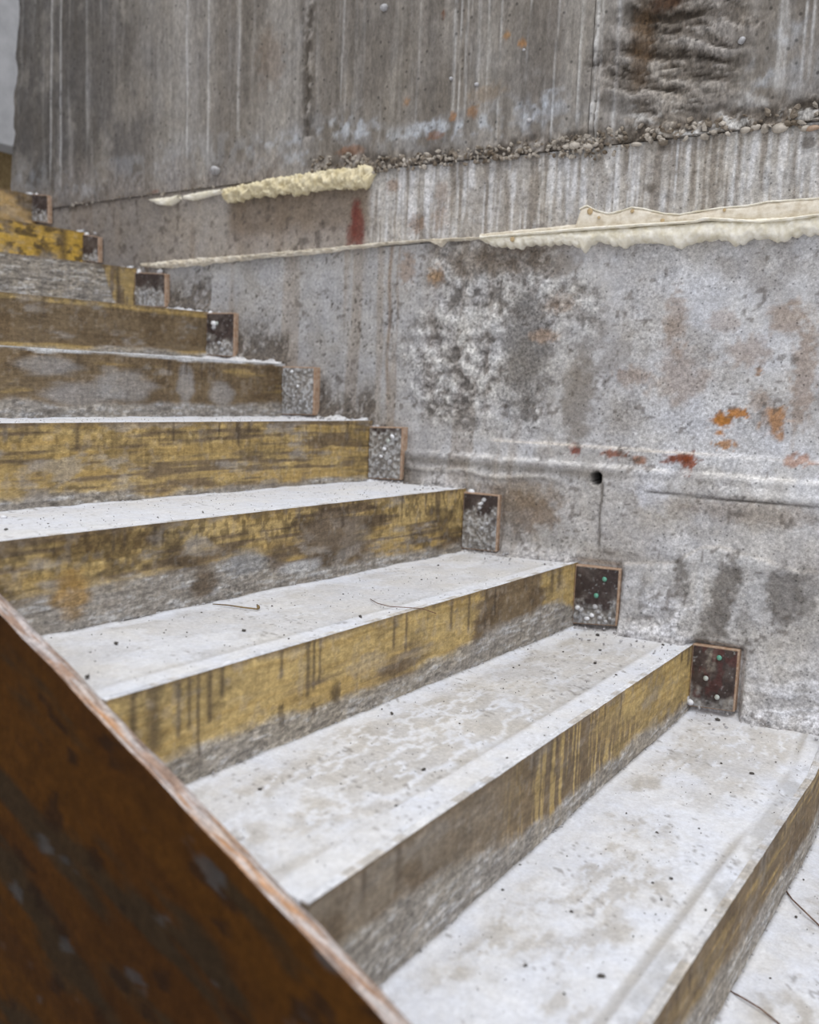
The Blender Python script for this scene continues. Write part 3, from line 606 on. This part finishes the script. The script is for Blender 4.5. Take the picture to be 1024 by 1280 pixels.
# ------------------------------------------------------------ riser boards
def riser(k):
    x0, _ = NOSE[k]; ny = 460 if k < 6 else 300; nz = 46 if k < 6 else 34
    ys = np.linspace(YL, -.003, ny); P = np.zeros((nz, ny, 3)); t = np.linspace(0, 1, nz)
    for j, y in enumerate(ys):
        xn, zn = nose(k, y); zb = backz(k-1, y)+.001
        P[:, j, 0] = xn; P[:, j, 1] = y; P[:, j, 2] = zb + (zn+.001-zb)*t
    Y = P[..., 1]; T = np.broadcast_to(t[:, None], Y.shape); Zm = T*.16; s = 600+k*37
    gr = fb(Y*5, Zm*120+.8*np.sin(Y*3), 4, s); vs_ = fb(Y*70, Zm*6, 3, s+1); big = fb(Y*5, Zm*14, 4, s+2); n3 = fb(Y*60, Zm*60, 3, s+3); md = fb(Y*16, Zm*34, 4, s+4)
    yel, brn, cem, drk = (186, 161, 108), (118, 101, 78), (154, 149, 143), (74, 60, 44)
    lft = np.clip(-Y/1.47, 0, 1)                        # 0 at the wall, 1 at the side panel
    col = np.broadcast_to(lin(brn), Y.shape+(3,)).copy()
    cf = .16 + .0*Y; ym = 0*Y; off = 0*Y
    if k == 1:
        ym = ss(.45, .6, gr*.5+big*.4+.25*(T-.5))*ss(1.0, .1, lft); cf = .30+.2*lft
    elif k == 2:
        vs2 = fb(Y*140, Zm*5, 3, s+20); ym = np.maximum(ss(.42, .30, lft+.3*(big-.5))*ss(.30, .42, T*.3+md*.5+.12), ss(.52, .60, vs2*.7+.2*big+.06)*ss(.70, .55, lft)*.9); brn2 = ss(.62, .8, lft+.2*(big-.5)); cf = .16+.14*lft+.25*brn2
        col = mixc(col, (134, 124, 112), brn2*.7)
    elif k == 3:
        ym = ss(.40, .56, big*.55+.2*gr+.22*(T-.4)-.20*ss(.12, .18, lft)*ss(.40, .32, lft)+.14); cf = .28 - .06*lft + .22*ss(.02, .10, lft)*ss(.40, .25, lft)
    elif k == 4:
        ym = ss(.46, .58, gr*.45+big*.45+.14*ss(.35, .1, lft)+.22*(T-.45)); cf = .16+.20*ss(.45, .9, lft)+.25*np.exp(-((lft-.62)/.12)**2)
    elif k == 5:
        ym = ss(.38, .56, gr*.55+md*.35+.03); cf = .08
    elif k == 6:
        ym = ss(.56, .68, gr*.5+big*.45)*.6; cf = .10+.45*ss(.3, .6, lft)*0+.12
    elif k == 7:
        ym = np.maximum(ss(.45, .6, gr*.5+.5*ss(.80, .98, T)), ss(.45, .6, gr*.4+.5*ss(.22, .02, T)))*.85; cf = .06
    elif k == 8:
        cf = 1.2*ss(.06, .12, lft); ym = .8*ss(.35, .55, vs_)
    elif k == 9:
        ym = ss(.36, .5, big*.6+md*.4+.04)*1.0; cf = .08
    else:
        ym = .85*ss(.3, .5, big); cf = .05
    if k == 9: yel = (204, 166, 72)
    if k >= 10: yel = (190, 160, 112)
    col = mixc(col, (98, 80, 58), ss(.5, .68, md)*.6)
    col = mixc(col, yel, ym*(.75+.3*gr)); col = mixc(col, (150, 122, 70), ss(.5, .7, gr)*ym*.5)
    dkm = ss(.56, .68, fb(Y*12, Zm*22, 4, s+6)); col = mixc(col, drk, dkm*(.7 if k in (4, 9) else .3)*(.5+n3))
    if k in (4, 5, 6, 7): # saw-tooth dark rubbing in the upper half
        hh = fb(Y*110, Zm*70, 2, s+7); col = mixc(col, (70, 56, 38), ss(.5, .62, hh)*ss(.3, .8, T)*(.55 if k == 4 else .35))
    # cement smear creeping up from the foot
    ce = ss(.06, -.06, T-cf-(big-.5)*.30-(md-.5)*.12); col = mixc(col, cem, ce*.85)
    dg = fb(Y*24+Zm*70, Zm*150-Y*10, 4, s+9, .65); col = mixc(col, (204, 204, 206), ce*ss(.56, .70, dg)*.5); col = mixc(col, (114, 107, 100), ce*ss(.46, .36, dg)*.6)
    off = off + ce*(.0015+.004*(dg-.4))
    gs = ss(.58, .74, fb(Y*9+2, Zm*26, 5, s+11, .6)); col = mixc(col, (158, 152, 146), gs*(.55 if k in (6, 4, 5, 7) else .3))
    if k == 6:
        for (yy, zz, a, b) in ((-.62, .45, .09, .30), (-.42, .5, .03, .45), (-.28, .35, .05, .3), (-.75, .3, .12, .2), (-.85, .75, .1, .15)):
            col = mixc(col, (158, 156, 156), blob(Y, T, yy, zz, a, b, s, .6, f=6)*.6)
    if k == 4:
        for (yy, zz, a, b, c, m) in ((-.86, .38, .07, .2, (134, 134, 136), .75), (-.77, .42, .05, .22, (96, 80, 64), .7), (-.98, .25, .04, .2, (92, 76, 58), .8), (-.70, .22, .08, .10, (176, 176, 178), .8), (-.60, .65, .10, .25, (120, 106, 92), .6), (-.5, .5, .06, .3, (128, 118, 108), .5), (-1.28, .4, .04, .3, (150, 118, 66), .8), (-1.22, .85, .12, .2, (72, 54, 32), .7)):
            col = mixc(col, c, blob(Y, T, yy, zz, a, b, s, .4, f=9)*m)
    if k == 9: bk9 = ss(.56, .64, fb(Y*26+5, Zm*40, 4, 991, .6)); col = mixc(col, (70, 58, 44), bk9*.8); col = mixc(col, (140, 134, 128), ss(.5, .2, T)*ss(.5, .6, fb(Y*14, Zm*20, 3, 992))*.7)
    if k == 8:
        wk = np.abs(fb(Y*10+2*fb(Y*6, Zm*30, 2, 993), Zm*110, 4, 994)-.5); wm = ss(.05, .0, wk)*ss(.06, .12, lft); col = mixc(col, (104, 98, 92), wm*.75); off = off - wm*.003
    # dark runs dripping from the top edge
    rr = random.Random(k)
    runs = {3: [(-1.425, .008, .5), (-1.39, .016, .6), (-1.345, .005, .55), (-1.325, .004, .5), (-1.308, .004, .8), (-1.285, .006, .5), (-1.26, .005, .3), (-1.13, .004, .3), (-1.065, .006, .6), (-1.05, .004, .55), (-1.035, .003, .5), (-.82, .005, .4), (-.78, .004, .5), (-.62, .006, .4), (-.55, .005, .5), (-.48, .005, .55), (-.44, .004, .4), (-.16, .012, .35), (-.12, .012, .3)],
            9: [(-.10, .02, .8)], 8: [(-.09, .01, 1)]}.get(k, [(rr.uniform(-1.4, -.05), rr.uniform(.003, .008), rr.uniform(.15, .4)) for _ in range(9)])
    for (yy, wd, ln) in runs:
        g = np.exp(-((Y-yy-.003*(fb(T*6, T*0, 2, 5)-.5))/wd)**2)*ss(1-ln-.05, 1-ln+.05, T); col = mixc(col, (78, 66, 54), g*.75)
    if k == 3:
        for (yy, zz, a, b) in ((-1.13, .30, .010, .16), (-.99, .34, .015, .14), (-1.05, .25, .008, .1)): col = mixc(col, (70, 58, 46), blob(Y, T, yy, zz, a, b, s, .4)*.7)
    # dark lip along the top, pale crumbs stuck to it
    lip = ss(.93, .99, T+(n3-.5)*.08); col = mixc(col, (104, 88, 70), lip*.6)
    if k in (6, 7): col = mixc(col, (206, 208, 212), ss(.94, .97, T+(fb(Y*14, Y*0, 3, s)-.5)*.08)*(.9 if k == 6 else 0))
    end = ss(.03, .02, -Y-.03)*0
    col = mixc(col, (160, 150, 138), ss(.6, .75, n3)*.25)
    off += (gr-.5)*.0022 + (n3-.5)*.0015
    rim = col.copy(); yy = Y[-1]; dn = fb(yy*26, yy*0, 3, s+50)
    rc = np.broadcast_to(lin((213, 214, 219) if k > 1 else (196, 195, 197)), yy.shape+(3,)).copy(); rc = mixc(rc, (176, 168, 158), ss(.52, .66, dn)*.7)
    rim[-1] = rc
    return slab('riser_board', P, (1, 0, 0), BT-.001, M_BOARD, col, None, off, rim, .18+ce*.35+.25*ss(.5, .7, md)), P
RL = {1: 'mustard and brown formwork board on the lowest riser, bottom right corner', 2: 'streaky yellow riser board, second from the bottom, its left end grey with cement',
      3: 'yellow riser board with dark vertical drips, meeting the side panel, third from the bottom', 4: 'riser board blotched dark brown and yellow, fourth from the bottom, touching the left edge',
      5: 'yellow-brown horizontally grained riser board, fifth from the bottom', 6: 'brown riser board with grey smears and a white-crusted top edge, sixth from the bottom',
      7: 'brown riser board with yellow bands along top and foot, seventh from the bottom', 8: 'grey cement-covered riser board with a yellow right end, eighth from the bottom',
      9: 'bright yellow riser board blotched black, ninth from the bottom', 10: 'tan riser board near the top left, tenth from the bottom', 11: 'uppermost brownish riser board under the pale beam'}
for k in range(1, 12):
    o, P = riser(k); tag(o, RL[k], 'formwork board', 'riser boards of the staircase')
# ragged mortar crust along the foot of each board and crumbs on the nose at the wall
def crust(k):
    it = []
    for i in range(150):
        y = random.uniform(-1.45, -.01); x, _ = nose(k, y); z = backz(k-1, y); it.append((x+random.uniform(.000, .004), y, z+.001, random.uniform(.0015, .0045)))
    for i in range(60):
        y = -random.random()**2.5*.16; x, z = nose(k, y); it.append((x-random.random()**.7*.30, y-.012, z+.001, random.uniform(.0012, .005)))
    return it
alln = []
for k in range(1, 11): alln += crust(k)
child(joined_rocks('mortar_crumbs', alln, M_MORT, None), stair)

# ------------------------------------------------------------ cleats on the wall
CL = {2: ((872, 803), (925, 808), (918, 890), (868, 884)), 3: ((722, 706), (775, 708), (772, 783), (720, 780)), 4: ((582, 615), (624, 619), (621, 690), (581, 686)), 5: ((461, 533), (504, 534), (501, 600), (460, 598)),
      6: ((355, 458), (393, 459), (393, 522), (353, 521)), 7: ((256, 391), (293, 391), (293, 446), (256, 444)), 8: ((172, 340), (208, 342), (206, 384), (172, 382)), 9: ((101, 293), (123, 296), (123, 328), (101, 326)), 10: ((37, 243), (60, 244), (60, 279), (36, 277))}
CLL = {2: 'clean dark film-faced cleat with three screw heads, lowest on the wall', 3: 'dark cleat with two green screws and mortar piled in its lower half', 4: 'plywood cleat crusted grey below with a white lump on top, third from the bottom',
       5: 'grey mortar-smeared cleat standing on the white tread, fourth from the bottom', 6: 'cleat caked in pale speckled mortar at the end of the sixth riser', 7: 'dark cleat with white smears and an orange edge, end of the seventh riser',
       8: 'small dark cleat with orange edge at the end of the grey riser', 9: 'blackish cleat beside the bright yellow riser', 10: 'dark cleat with orange edge near the top left corner'}
for k, q in CL.items():
    TH = .034 if k < 4 else .028 if k < 7 else .020
    pts = [hit(u, v, 1, -TH) for u, v in q]; xl = NOSE[k][0]+.001; xr = (pts[1][0]+pts[2][0])/2
    zt_l, zt_r = pts[0][2], pts[1][2]; zb_l = max(pts[3][2], tread_z(k-1, xl, -.03)+.007); zb_r = max(pts[2][2], tread_z(k-1, xr, -.03)+.009)
    zt_l = min(zt_l, NOSE[k][1]+.004); zt_r = min(zt_r, zt_l+.004)
    cx, cz = (xl+xr)/2, (zt_l+zb_l)/2
    root = empty('formwork_cleat', (cx, -.015, zb_l)); tag(root, CLL[k], 'cleat', 'cleats at the riser ends')
    V = []
    for y in (-TH, -.001):
        V += [(xl, y, zb_l), (xr, y, zb_r), (xr, y, zt_r), (xl, y, zt_l)]
    bm = bmesh.new(); vv = [bm.verts.new(v) for v in V]
    for f in ((0, 1, 2, 3), (7, 6, 5, 4), (0, 4, 5, 1), (1, 5, 6, 2), (2, 6, 7, 3), (3, 7, 4, 0)): bm.faces.new([vv[i] for i in f])
    bmesh.ops.recalc_face_normals(bm, faces=bm.faces); bmesh.ops.bevel(bm, geom=bm.edges[:], offset=.0012, segments=1, affect='EDGES')
    me = bpy.data.meshes.new('plywood_block'); bm.to_mesh(me); bm.free(); me.materials.append(M_PLY); child(link('plywood_block', me), root)
    # film face
    nu, nv = 46, 64; a = np.linspace(.03, .965, nu)[None]; b = np.linspace(.02, .975, nv)[:, None]
    Xc = xl+(xr-xl)*a+0*b; Zl = zb_l+(zt_l-zb_l)*b; Zr = zb_r+(zt_r-zb_r)*b; Zc = Zl*(1-a)+Zr*a
    A = a+0*b; B = b+0*a; n2 = fb(Xc*45, Zc*45, 4, 700+k); n3 = fb(Xc*140, Zc*140, 3, 701+k)
    c = np.broadcast_to(lin((64, 54, 52)), Xc.shape+(3,)).copy(); c = mixc(c, (96, 88, 84), ss(.5, .65, n2)*.5); c = mixc(c, (150, 150, 150), ss(.70, .80, n3)*.7)
    mh = {2: .18, 3: .28, 4: .62, 5: .95, 6: 1.2, 7: .35, 8: .45, 9: .3, 10: .4}[k]
    mo = ss(.14, -.10, B-mh-(n2-.5)*.7); c = mixc(c, (142, 138, 134), mo*.85); c = mixc(c, (190, 191, 194), mo*ss(.5, .66, n3)*(.6 if k > 2 else .3)); c = mixc(c, (98, 92, 87), mo*ss(.44, .34, n3)*.5)
    if k == 2: c = mixc(c, (140, 132, 122), np.exp(-((A-.42)/.10)**2)*ss(.5, .65, B)*ss(1.0, .9, B)*ss(.35, .6, n3)*.8); c = mixc(c, (86, 46, 44), ss(.5, .62, fb(Xc*70, Zc*30, 3, 77))*.5*(1-mo))
    of = mo*(.001+(n3-.4)*.006*(1 if k > 2 else .4))
    child(slab('film_face', np.stack([Xc, 0*Xc-TH-.0012, Zc], -1), (0, -1, 0), .0016, M_FILM, c, None, of), root)
    sc = {2: ((.60, .86, 1), (.35, .50, 0), (.62, .24, 0)), 3: ((.68, .83, 1), (.52, .54, 1)), 7: ((.4, .75, 0),), 5: ((.6, .75, 0),)}.get(k, ())
    for (a_, b_, g) in sc:
        bm = bmesh.new(); bmesh.ops.create_uvsphere(bm, u_segments=14, v_segments=8, radius=.0062)
        for v in bm.verts: v.co.y *= .55
        me = bpy.data.meshes.new('screw_head'); bm.to_mesh(me); bm.free(); me.materials.append(M_SCREWG if g else M_SCREW)
        for p in me.polygons: p.use_smooth = True
        o = link('screw_head', me); o.location = (xl+(xr-xl)*a_, -TH-.0035, zb_l+(zt_l-zb_l)*b_); child(o, root)
        tag(o, 'green screw head' if g else 'white screw head')
    lumps = {3: [(.12, .28, .008), (.2, .26, .006), (.5, .35, .008), (.45, .2, .007), (.62, .18, .007), (.75, .14, .006), (.35, .14, .006), (.58, .26, .005), (.85, .2, .005)],
             4: [(.5, .84, .009), (.6, .9, .008), (.48, .76, .007), (.15, 1.0, .010), (.7, .5, .006), (.55, .4, .006)], 5: [(.7, .85, .006), (.1, 1.0, .008), (.2, 1.0, .008), (.5, .6, .006), (.3, .3, .006), (.65, .35, .006), (.4, .45, .007)],
             6: [(.3, .9, .006), (.4, .4, .006), (.6, .3, .006), (.5, .6, .006)], 7: [(.3, .75, .010), (.3, .65, .010), (.5, .3, .007), (.1, 1.0, .008), (.4, 1.0, .007), (.6, .15, .006)], 8: [(.1, 1.0, .010), (.75, .98, .010)], 9: [(.2, 1, .008), (.7, 1, .007)], 2: [(.05, .06, .008), (-.02, .12, .008)], 10: [(.2, 1, .006)]}[k]
    for i, (a_, b_, r) in enumerate(lumps):
        o = link('mortar_lump', rock_mesh('mortar_lump', M_DUSTW if i % 3 == 0 else M_MORT, k*20+i, 2, (r, r*.7, r*.8), .5)); o.location = (xl+(xr-xl)*a_, -TH-.002 if b_ < .97 else -TH*.7, zb_l+(zt_l-zb_l)*b_); child(o, root)

# ------------------------------------------------------------ orange side panel in the foreground
xs = np.linspace(-4.2, .12, 420); top = -.49*xs-.008 + (fb(xs*16, xs*0, 4, 801)-.5)*.006
bot = np.maximum(-.203, top-1.15)
nv = 130; t = np.linspace(0, 1, nv)[:, None]; Xp = np.broadcast_to(xs, (nv, len(xs))).copy(); Zp = bot[None]*(1-t)+top[None]*t
U = Xp*.898-Zp*.44; Vv = Xp*.44+Zp*.898                 # along / across the slope
g1 = fb(U*2.5, Vv*16, 4, 811); g2 = fb(U*10, Vv*30, 4, 812); g3 = fb(U*26, Vv*34, 3, 813)
c = np.broadcast_to(lin((68, 41, 11)), Xp.shape+(3,)).copy()
c = mixc(c, (56, 33, 12), ss(.42, .66, g1)*.8); c = mixc(c, (44, 37, 27), ss(.52, .68, fb(U*5, Vv*22, 4, 815))*.75); c = mixc(c, (36, 24, 16), ss(.64, .74, fb(U*20, Vv*34, 3, 813))*.7); c = mixc(c, (66, 64, 64), ss(.75, .82, fb(U*18, Vv*26, 3, 816))*.7)
c = mixc(c, (96, 58, 30), ss(.0, .01, np.abs(Zp-top)-.0)*0)
root = empty('plywood_side_panel', (-1.0, -1.485, -.2)); tag(root, 'orange-brown film-faced plywood panel slanting down across the lower left foreground', 'panel')
child(slab('film_face', np.stack([Xp, 0*Xp-1.5, Zp], -1), (0, -1, 0), .003, M_PANEL, c, None, (g2-.5)*.0012), root)
yv = np.linspace(-1.4985, -1.4705, 14)[:, None]; Xe = np.broadcast_to(xs, (14, len(xs))).copy(); Ye = yv+0*Xe
ee = fb(Xe*30, Ye*260, 3, 821); e2 = fb(Xe*9, Ye*90, 3, 822)
ce = np.broadcast_to(lin((158, 132, 116)), Xe.shape+(3,)).copy(); ce = mixc(ce, (186, 138, 94), ss(.5, .66, e2)*.7); ce = mixc(ce, (196, 192, 192), ss(.48, .62, ee)*.7); ce = mixc(ce, (104, 82, 70), ss(.60, .72, fb(Xe*40, Ye*300, 2, 823))*.6)
wv = ss(-1.481, -1.472, Ye); ce = mixc(ce, (120, 112, 106), wv*.45)
ze = np.broadcast_to(top, Xe.shape) - .0008
child(slab('plywood_core', np.stack([Xe, Ye, ze], -1), (0, 0, 1), .30, M_PEDGE, ce, None, (ee-.5)*.003*np.minimum(1, (Ye+1.4985)/.006)), root)

# ------------------------------------------------------------ pale beam at the top left
x, y, z = hit(24, 185, 0, -3.70)
bm_ = box('wall_back', -3.95, -3.70, -2.2, 1.6, z, 3.6, M_BEAM); tag(bm_, 'pale concrete wall above the top steps', kind='structure')
pk_ = box('formwork_plank', -3.86, -3.835, -2.2, 1.4, 1.45, z+.12, M_TWIG); tag(pk_, 'weathered brown formwork plank under the pale wall at the top left', 'plank')
bk_ = box('wall_back', -3.95, -3.865, -2.2, 1.6, -.2, z-.002, M_CONC); tag(bk_, kind='structure')

# ------------------------------------------------------------ crumbs, twigs and wires
GR = {3: [(64, 798, .7), (145, 806, 1.6), (113, 816, .8), (119, 827, .6), (110, 848, 1.7), (305, 790, 1.6), (252, 766, .6), (340, 758, .9), (355, 794, .6), (361, 799, .8), (234, 791, .7), (548, 707, .9), (546, 723, 1.0), (527, 725, .9), (429, 743, .8)],
      2: [(490, 893, 1.6), (530, 963, 1.6), (325, 987, 1.2), (747, 795, 2.2), (751, 814, 1.6), (743, 830, 1.8), (704, 815, 1), (694, 848, .8), (770, 844, .8), (829, 807, 1.6), (796, 802, .8), (642, 835, 1), (649, 832, .8), (634, 948, .8), (478, 887, .8), (495, 1008, .9), (660, 812, .9), (725, 799, .9), (575, 905, .7)],
      1: [(897, 901, 2.2), (977, 910, 1.1), (907, 924, .8), (902, 955, 1.2), (940, 968, 1.9), (970, 953, .8), (888, 993, .7), (783, 1017, .8), (874, 1036, .8), (821, 1041, .8), (839, 1099, 1.1), (816, 1105, 1), (827, 1125, .9), (709, 1071, .7), (650, 1082, .8), (628, 1113, 1), (714, 1140, .8), (657, 1208, 1), (751, 1222, 1.6), (706, 1243, .9), (882, 1138, 1), (792, 1171, .7), (941, 897, .9)],
      0: [(995, 1147, 1.2), (948, 1169, .7), (963, 1223, .8), (1005, 1100, .8)],
      4: [(8, 663, 1.2), (254, 641, .9), (197, 647, .7), (120, 630, .8), (60, 655, .7), (340, 633, .7), (430, 612, .7)]}
GL = {0: 'tiny dark grit crumb on the lowest visible tread', 1: 'dark grit crumb on the wide tread in front of the second riser', 2: 'dark grit crumb on the veined tread below the dripping riser', 3: 'dark grit crumb on the tread above the dripping riser', 4: 'tiny crumb on the narrow white tread at left'}
OWN = {(897, 901): 'grey crumb on the widest tread, right beside the foot of the lowest cleat', (940, 968): 'longest dark crumb near the wall end of the widest tread', (751, 1222): 'brownish crumb at the bottom of the picture on the widest tread',
       (747, 795): 'grey crumb right below the cleat with two green screws', (530, 963): 'black crumb in the middle of the veined tread', (490, 893): 'dark crumb at the rear of the veined tread, under the dripping riser',
       (145, 806): 'flat black crumb nearest the side panel on the tread with the twig', (110, 848): 'curled grey crumb touching the side panel on the tread with the twig', (305, 790): 'dark crumb just in front of the dry twig',
       (451, 772): 'flat grey flake left of the curled wire'}
GR[3].append((451, 772, 1.6))
gm = [rock_mesh('grit_crumb', M_GRIT, 900+i, 1, (1, .7, .55), .6) for i in range(6)]
for k, L in GR.items():
    for (u, v, s) in L:
        p = hit(u, v, 2, NOSE[k][1])
        for _ in range(3): p = hit(u, v, 2, float(tread_z(k, p[0], p[1])))
        o = link('grit_crumb', random.choice(gm)); r = .0030*s; o.scale = (r, r, r); o.rotation_euler = (0, 0, random.uniform(0, 6)); o.location = (p[0], p[1], p[2]+r*.45)
        tag(o, OWN.get((u, v), GL[k]), 'grit', GL[k].replace('crumb', 'crumbs'))
# finer grit nobody could count
it = []
for k in range(0, 6):
    for i in range(260):
        y = random.uniform(-1.45, -.02); x = nose(k, y)[0]-random.uniform(.01, .30); it.append((x, y, float(tread_z(k, x, y))+.0008, random.uniform(.0006, .0014)))
child(joined_rocks('fine_grit', it, M_GRIT, None), stair)
def on_tread(u, v, k, up=.002):
    p = hit(u, v, 2, NOSE[k][1])
    for _ in range(3): p = hit(u, v, 2, float(tread_z(k, p[0], p[1])))
    return (p[0], p[1], p[2]+up)
tw = tube_obj('dry_twig', [on_tread(266, 757, 3, .003), on_tread(285, 759, 3, .004), on_tread(305, 762, 3, .004), on_tread(322, 764, 3, .004)], [.0010, .0013, .0015, .0016], M_TWIG)
kn = link('knot', rock_mesh('knot', M_TWIG, 3, 2, (.004, .003, .004), .4)); kn.location = on_tread(323, 762, 3, .005); kn.parent = tw
tag(tw, 'dry twig with a knotted end lying on the tread above the dripping riser', 'twig')
o = tube_obj('binding_wire', [on_tread(463, 750, 3), on_tread(472, 758, 3, .006), on_tread(488, 762, 3, .006), on_tread(510, 762, 3, .004), on_tread(528, 762, 3), on_tread(545, 768, 3)], .0008, M_WIRE); tag(o, 'thin curled wire on the tread right of the twig', 'wire')
o = tube_obj('binding_wire', [on_tread(978, 1108, 0), on_tread(990, 1128, 0, .006), on_tread(1006, 1145, 0, .008), on_tread(1026, 1160, 0), on_tread(1045, 1172, 0)], .0014, M_WIRE); tag(o, 'rusty bent wire at the right edge on the lowest tread', 'wire')
o = tube_obj('binding_wire', [on_tread(908, 1238, 0), on_tread(925, 1250, 0, .006), on_tread(950, 1265, 0, .006), on_tread(975, 1282, 0)], .0013, M_WIRE); tag(o, 'thin rusty wire in the bottom right corner', 'wire')
for (u, v, k, s, lb) in ((333, 518, 5, .016, 'white foam lump on the edge of the tread below the sixth riser'), (4, 648, 4, .008, 'small white lump at the left end of the narrow white tread')):
    p = on_tread(u, v, k, s*.35); o = link('white_lump', rock_mesh('white_lump', M_FOAMP if k == 5 else M_DUSTW, 40+k, 2, (s, s*.8, s*.55), .4)); o.location = p; tag(o, lb, 'lump')
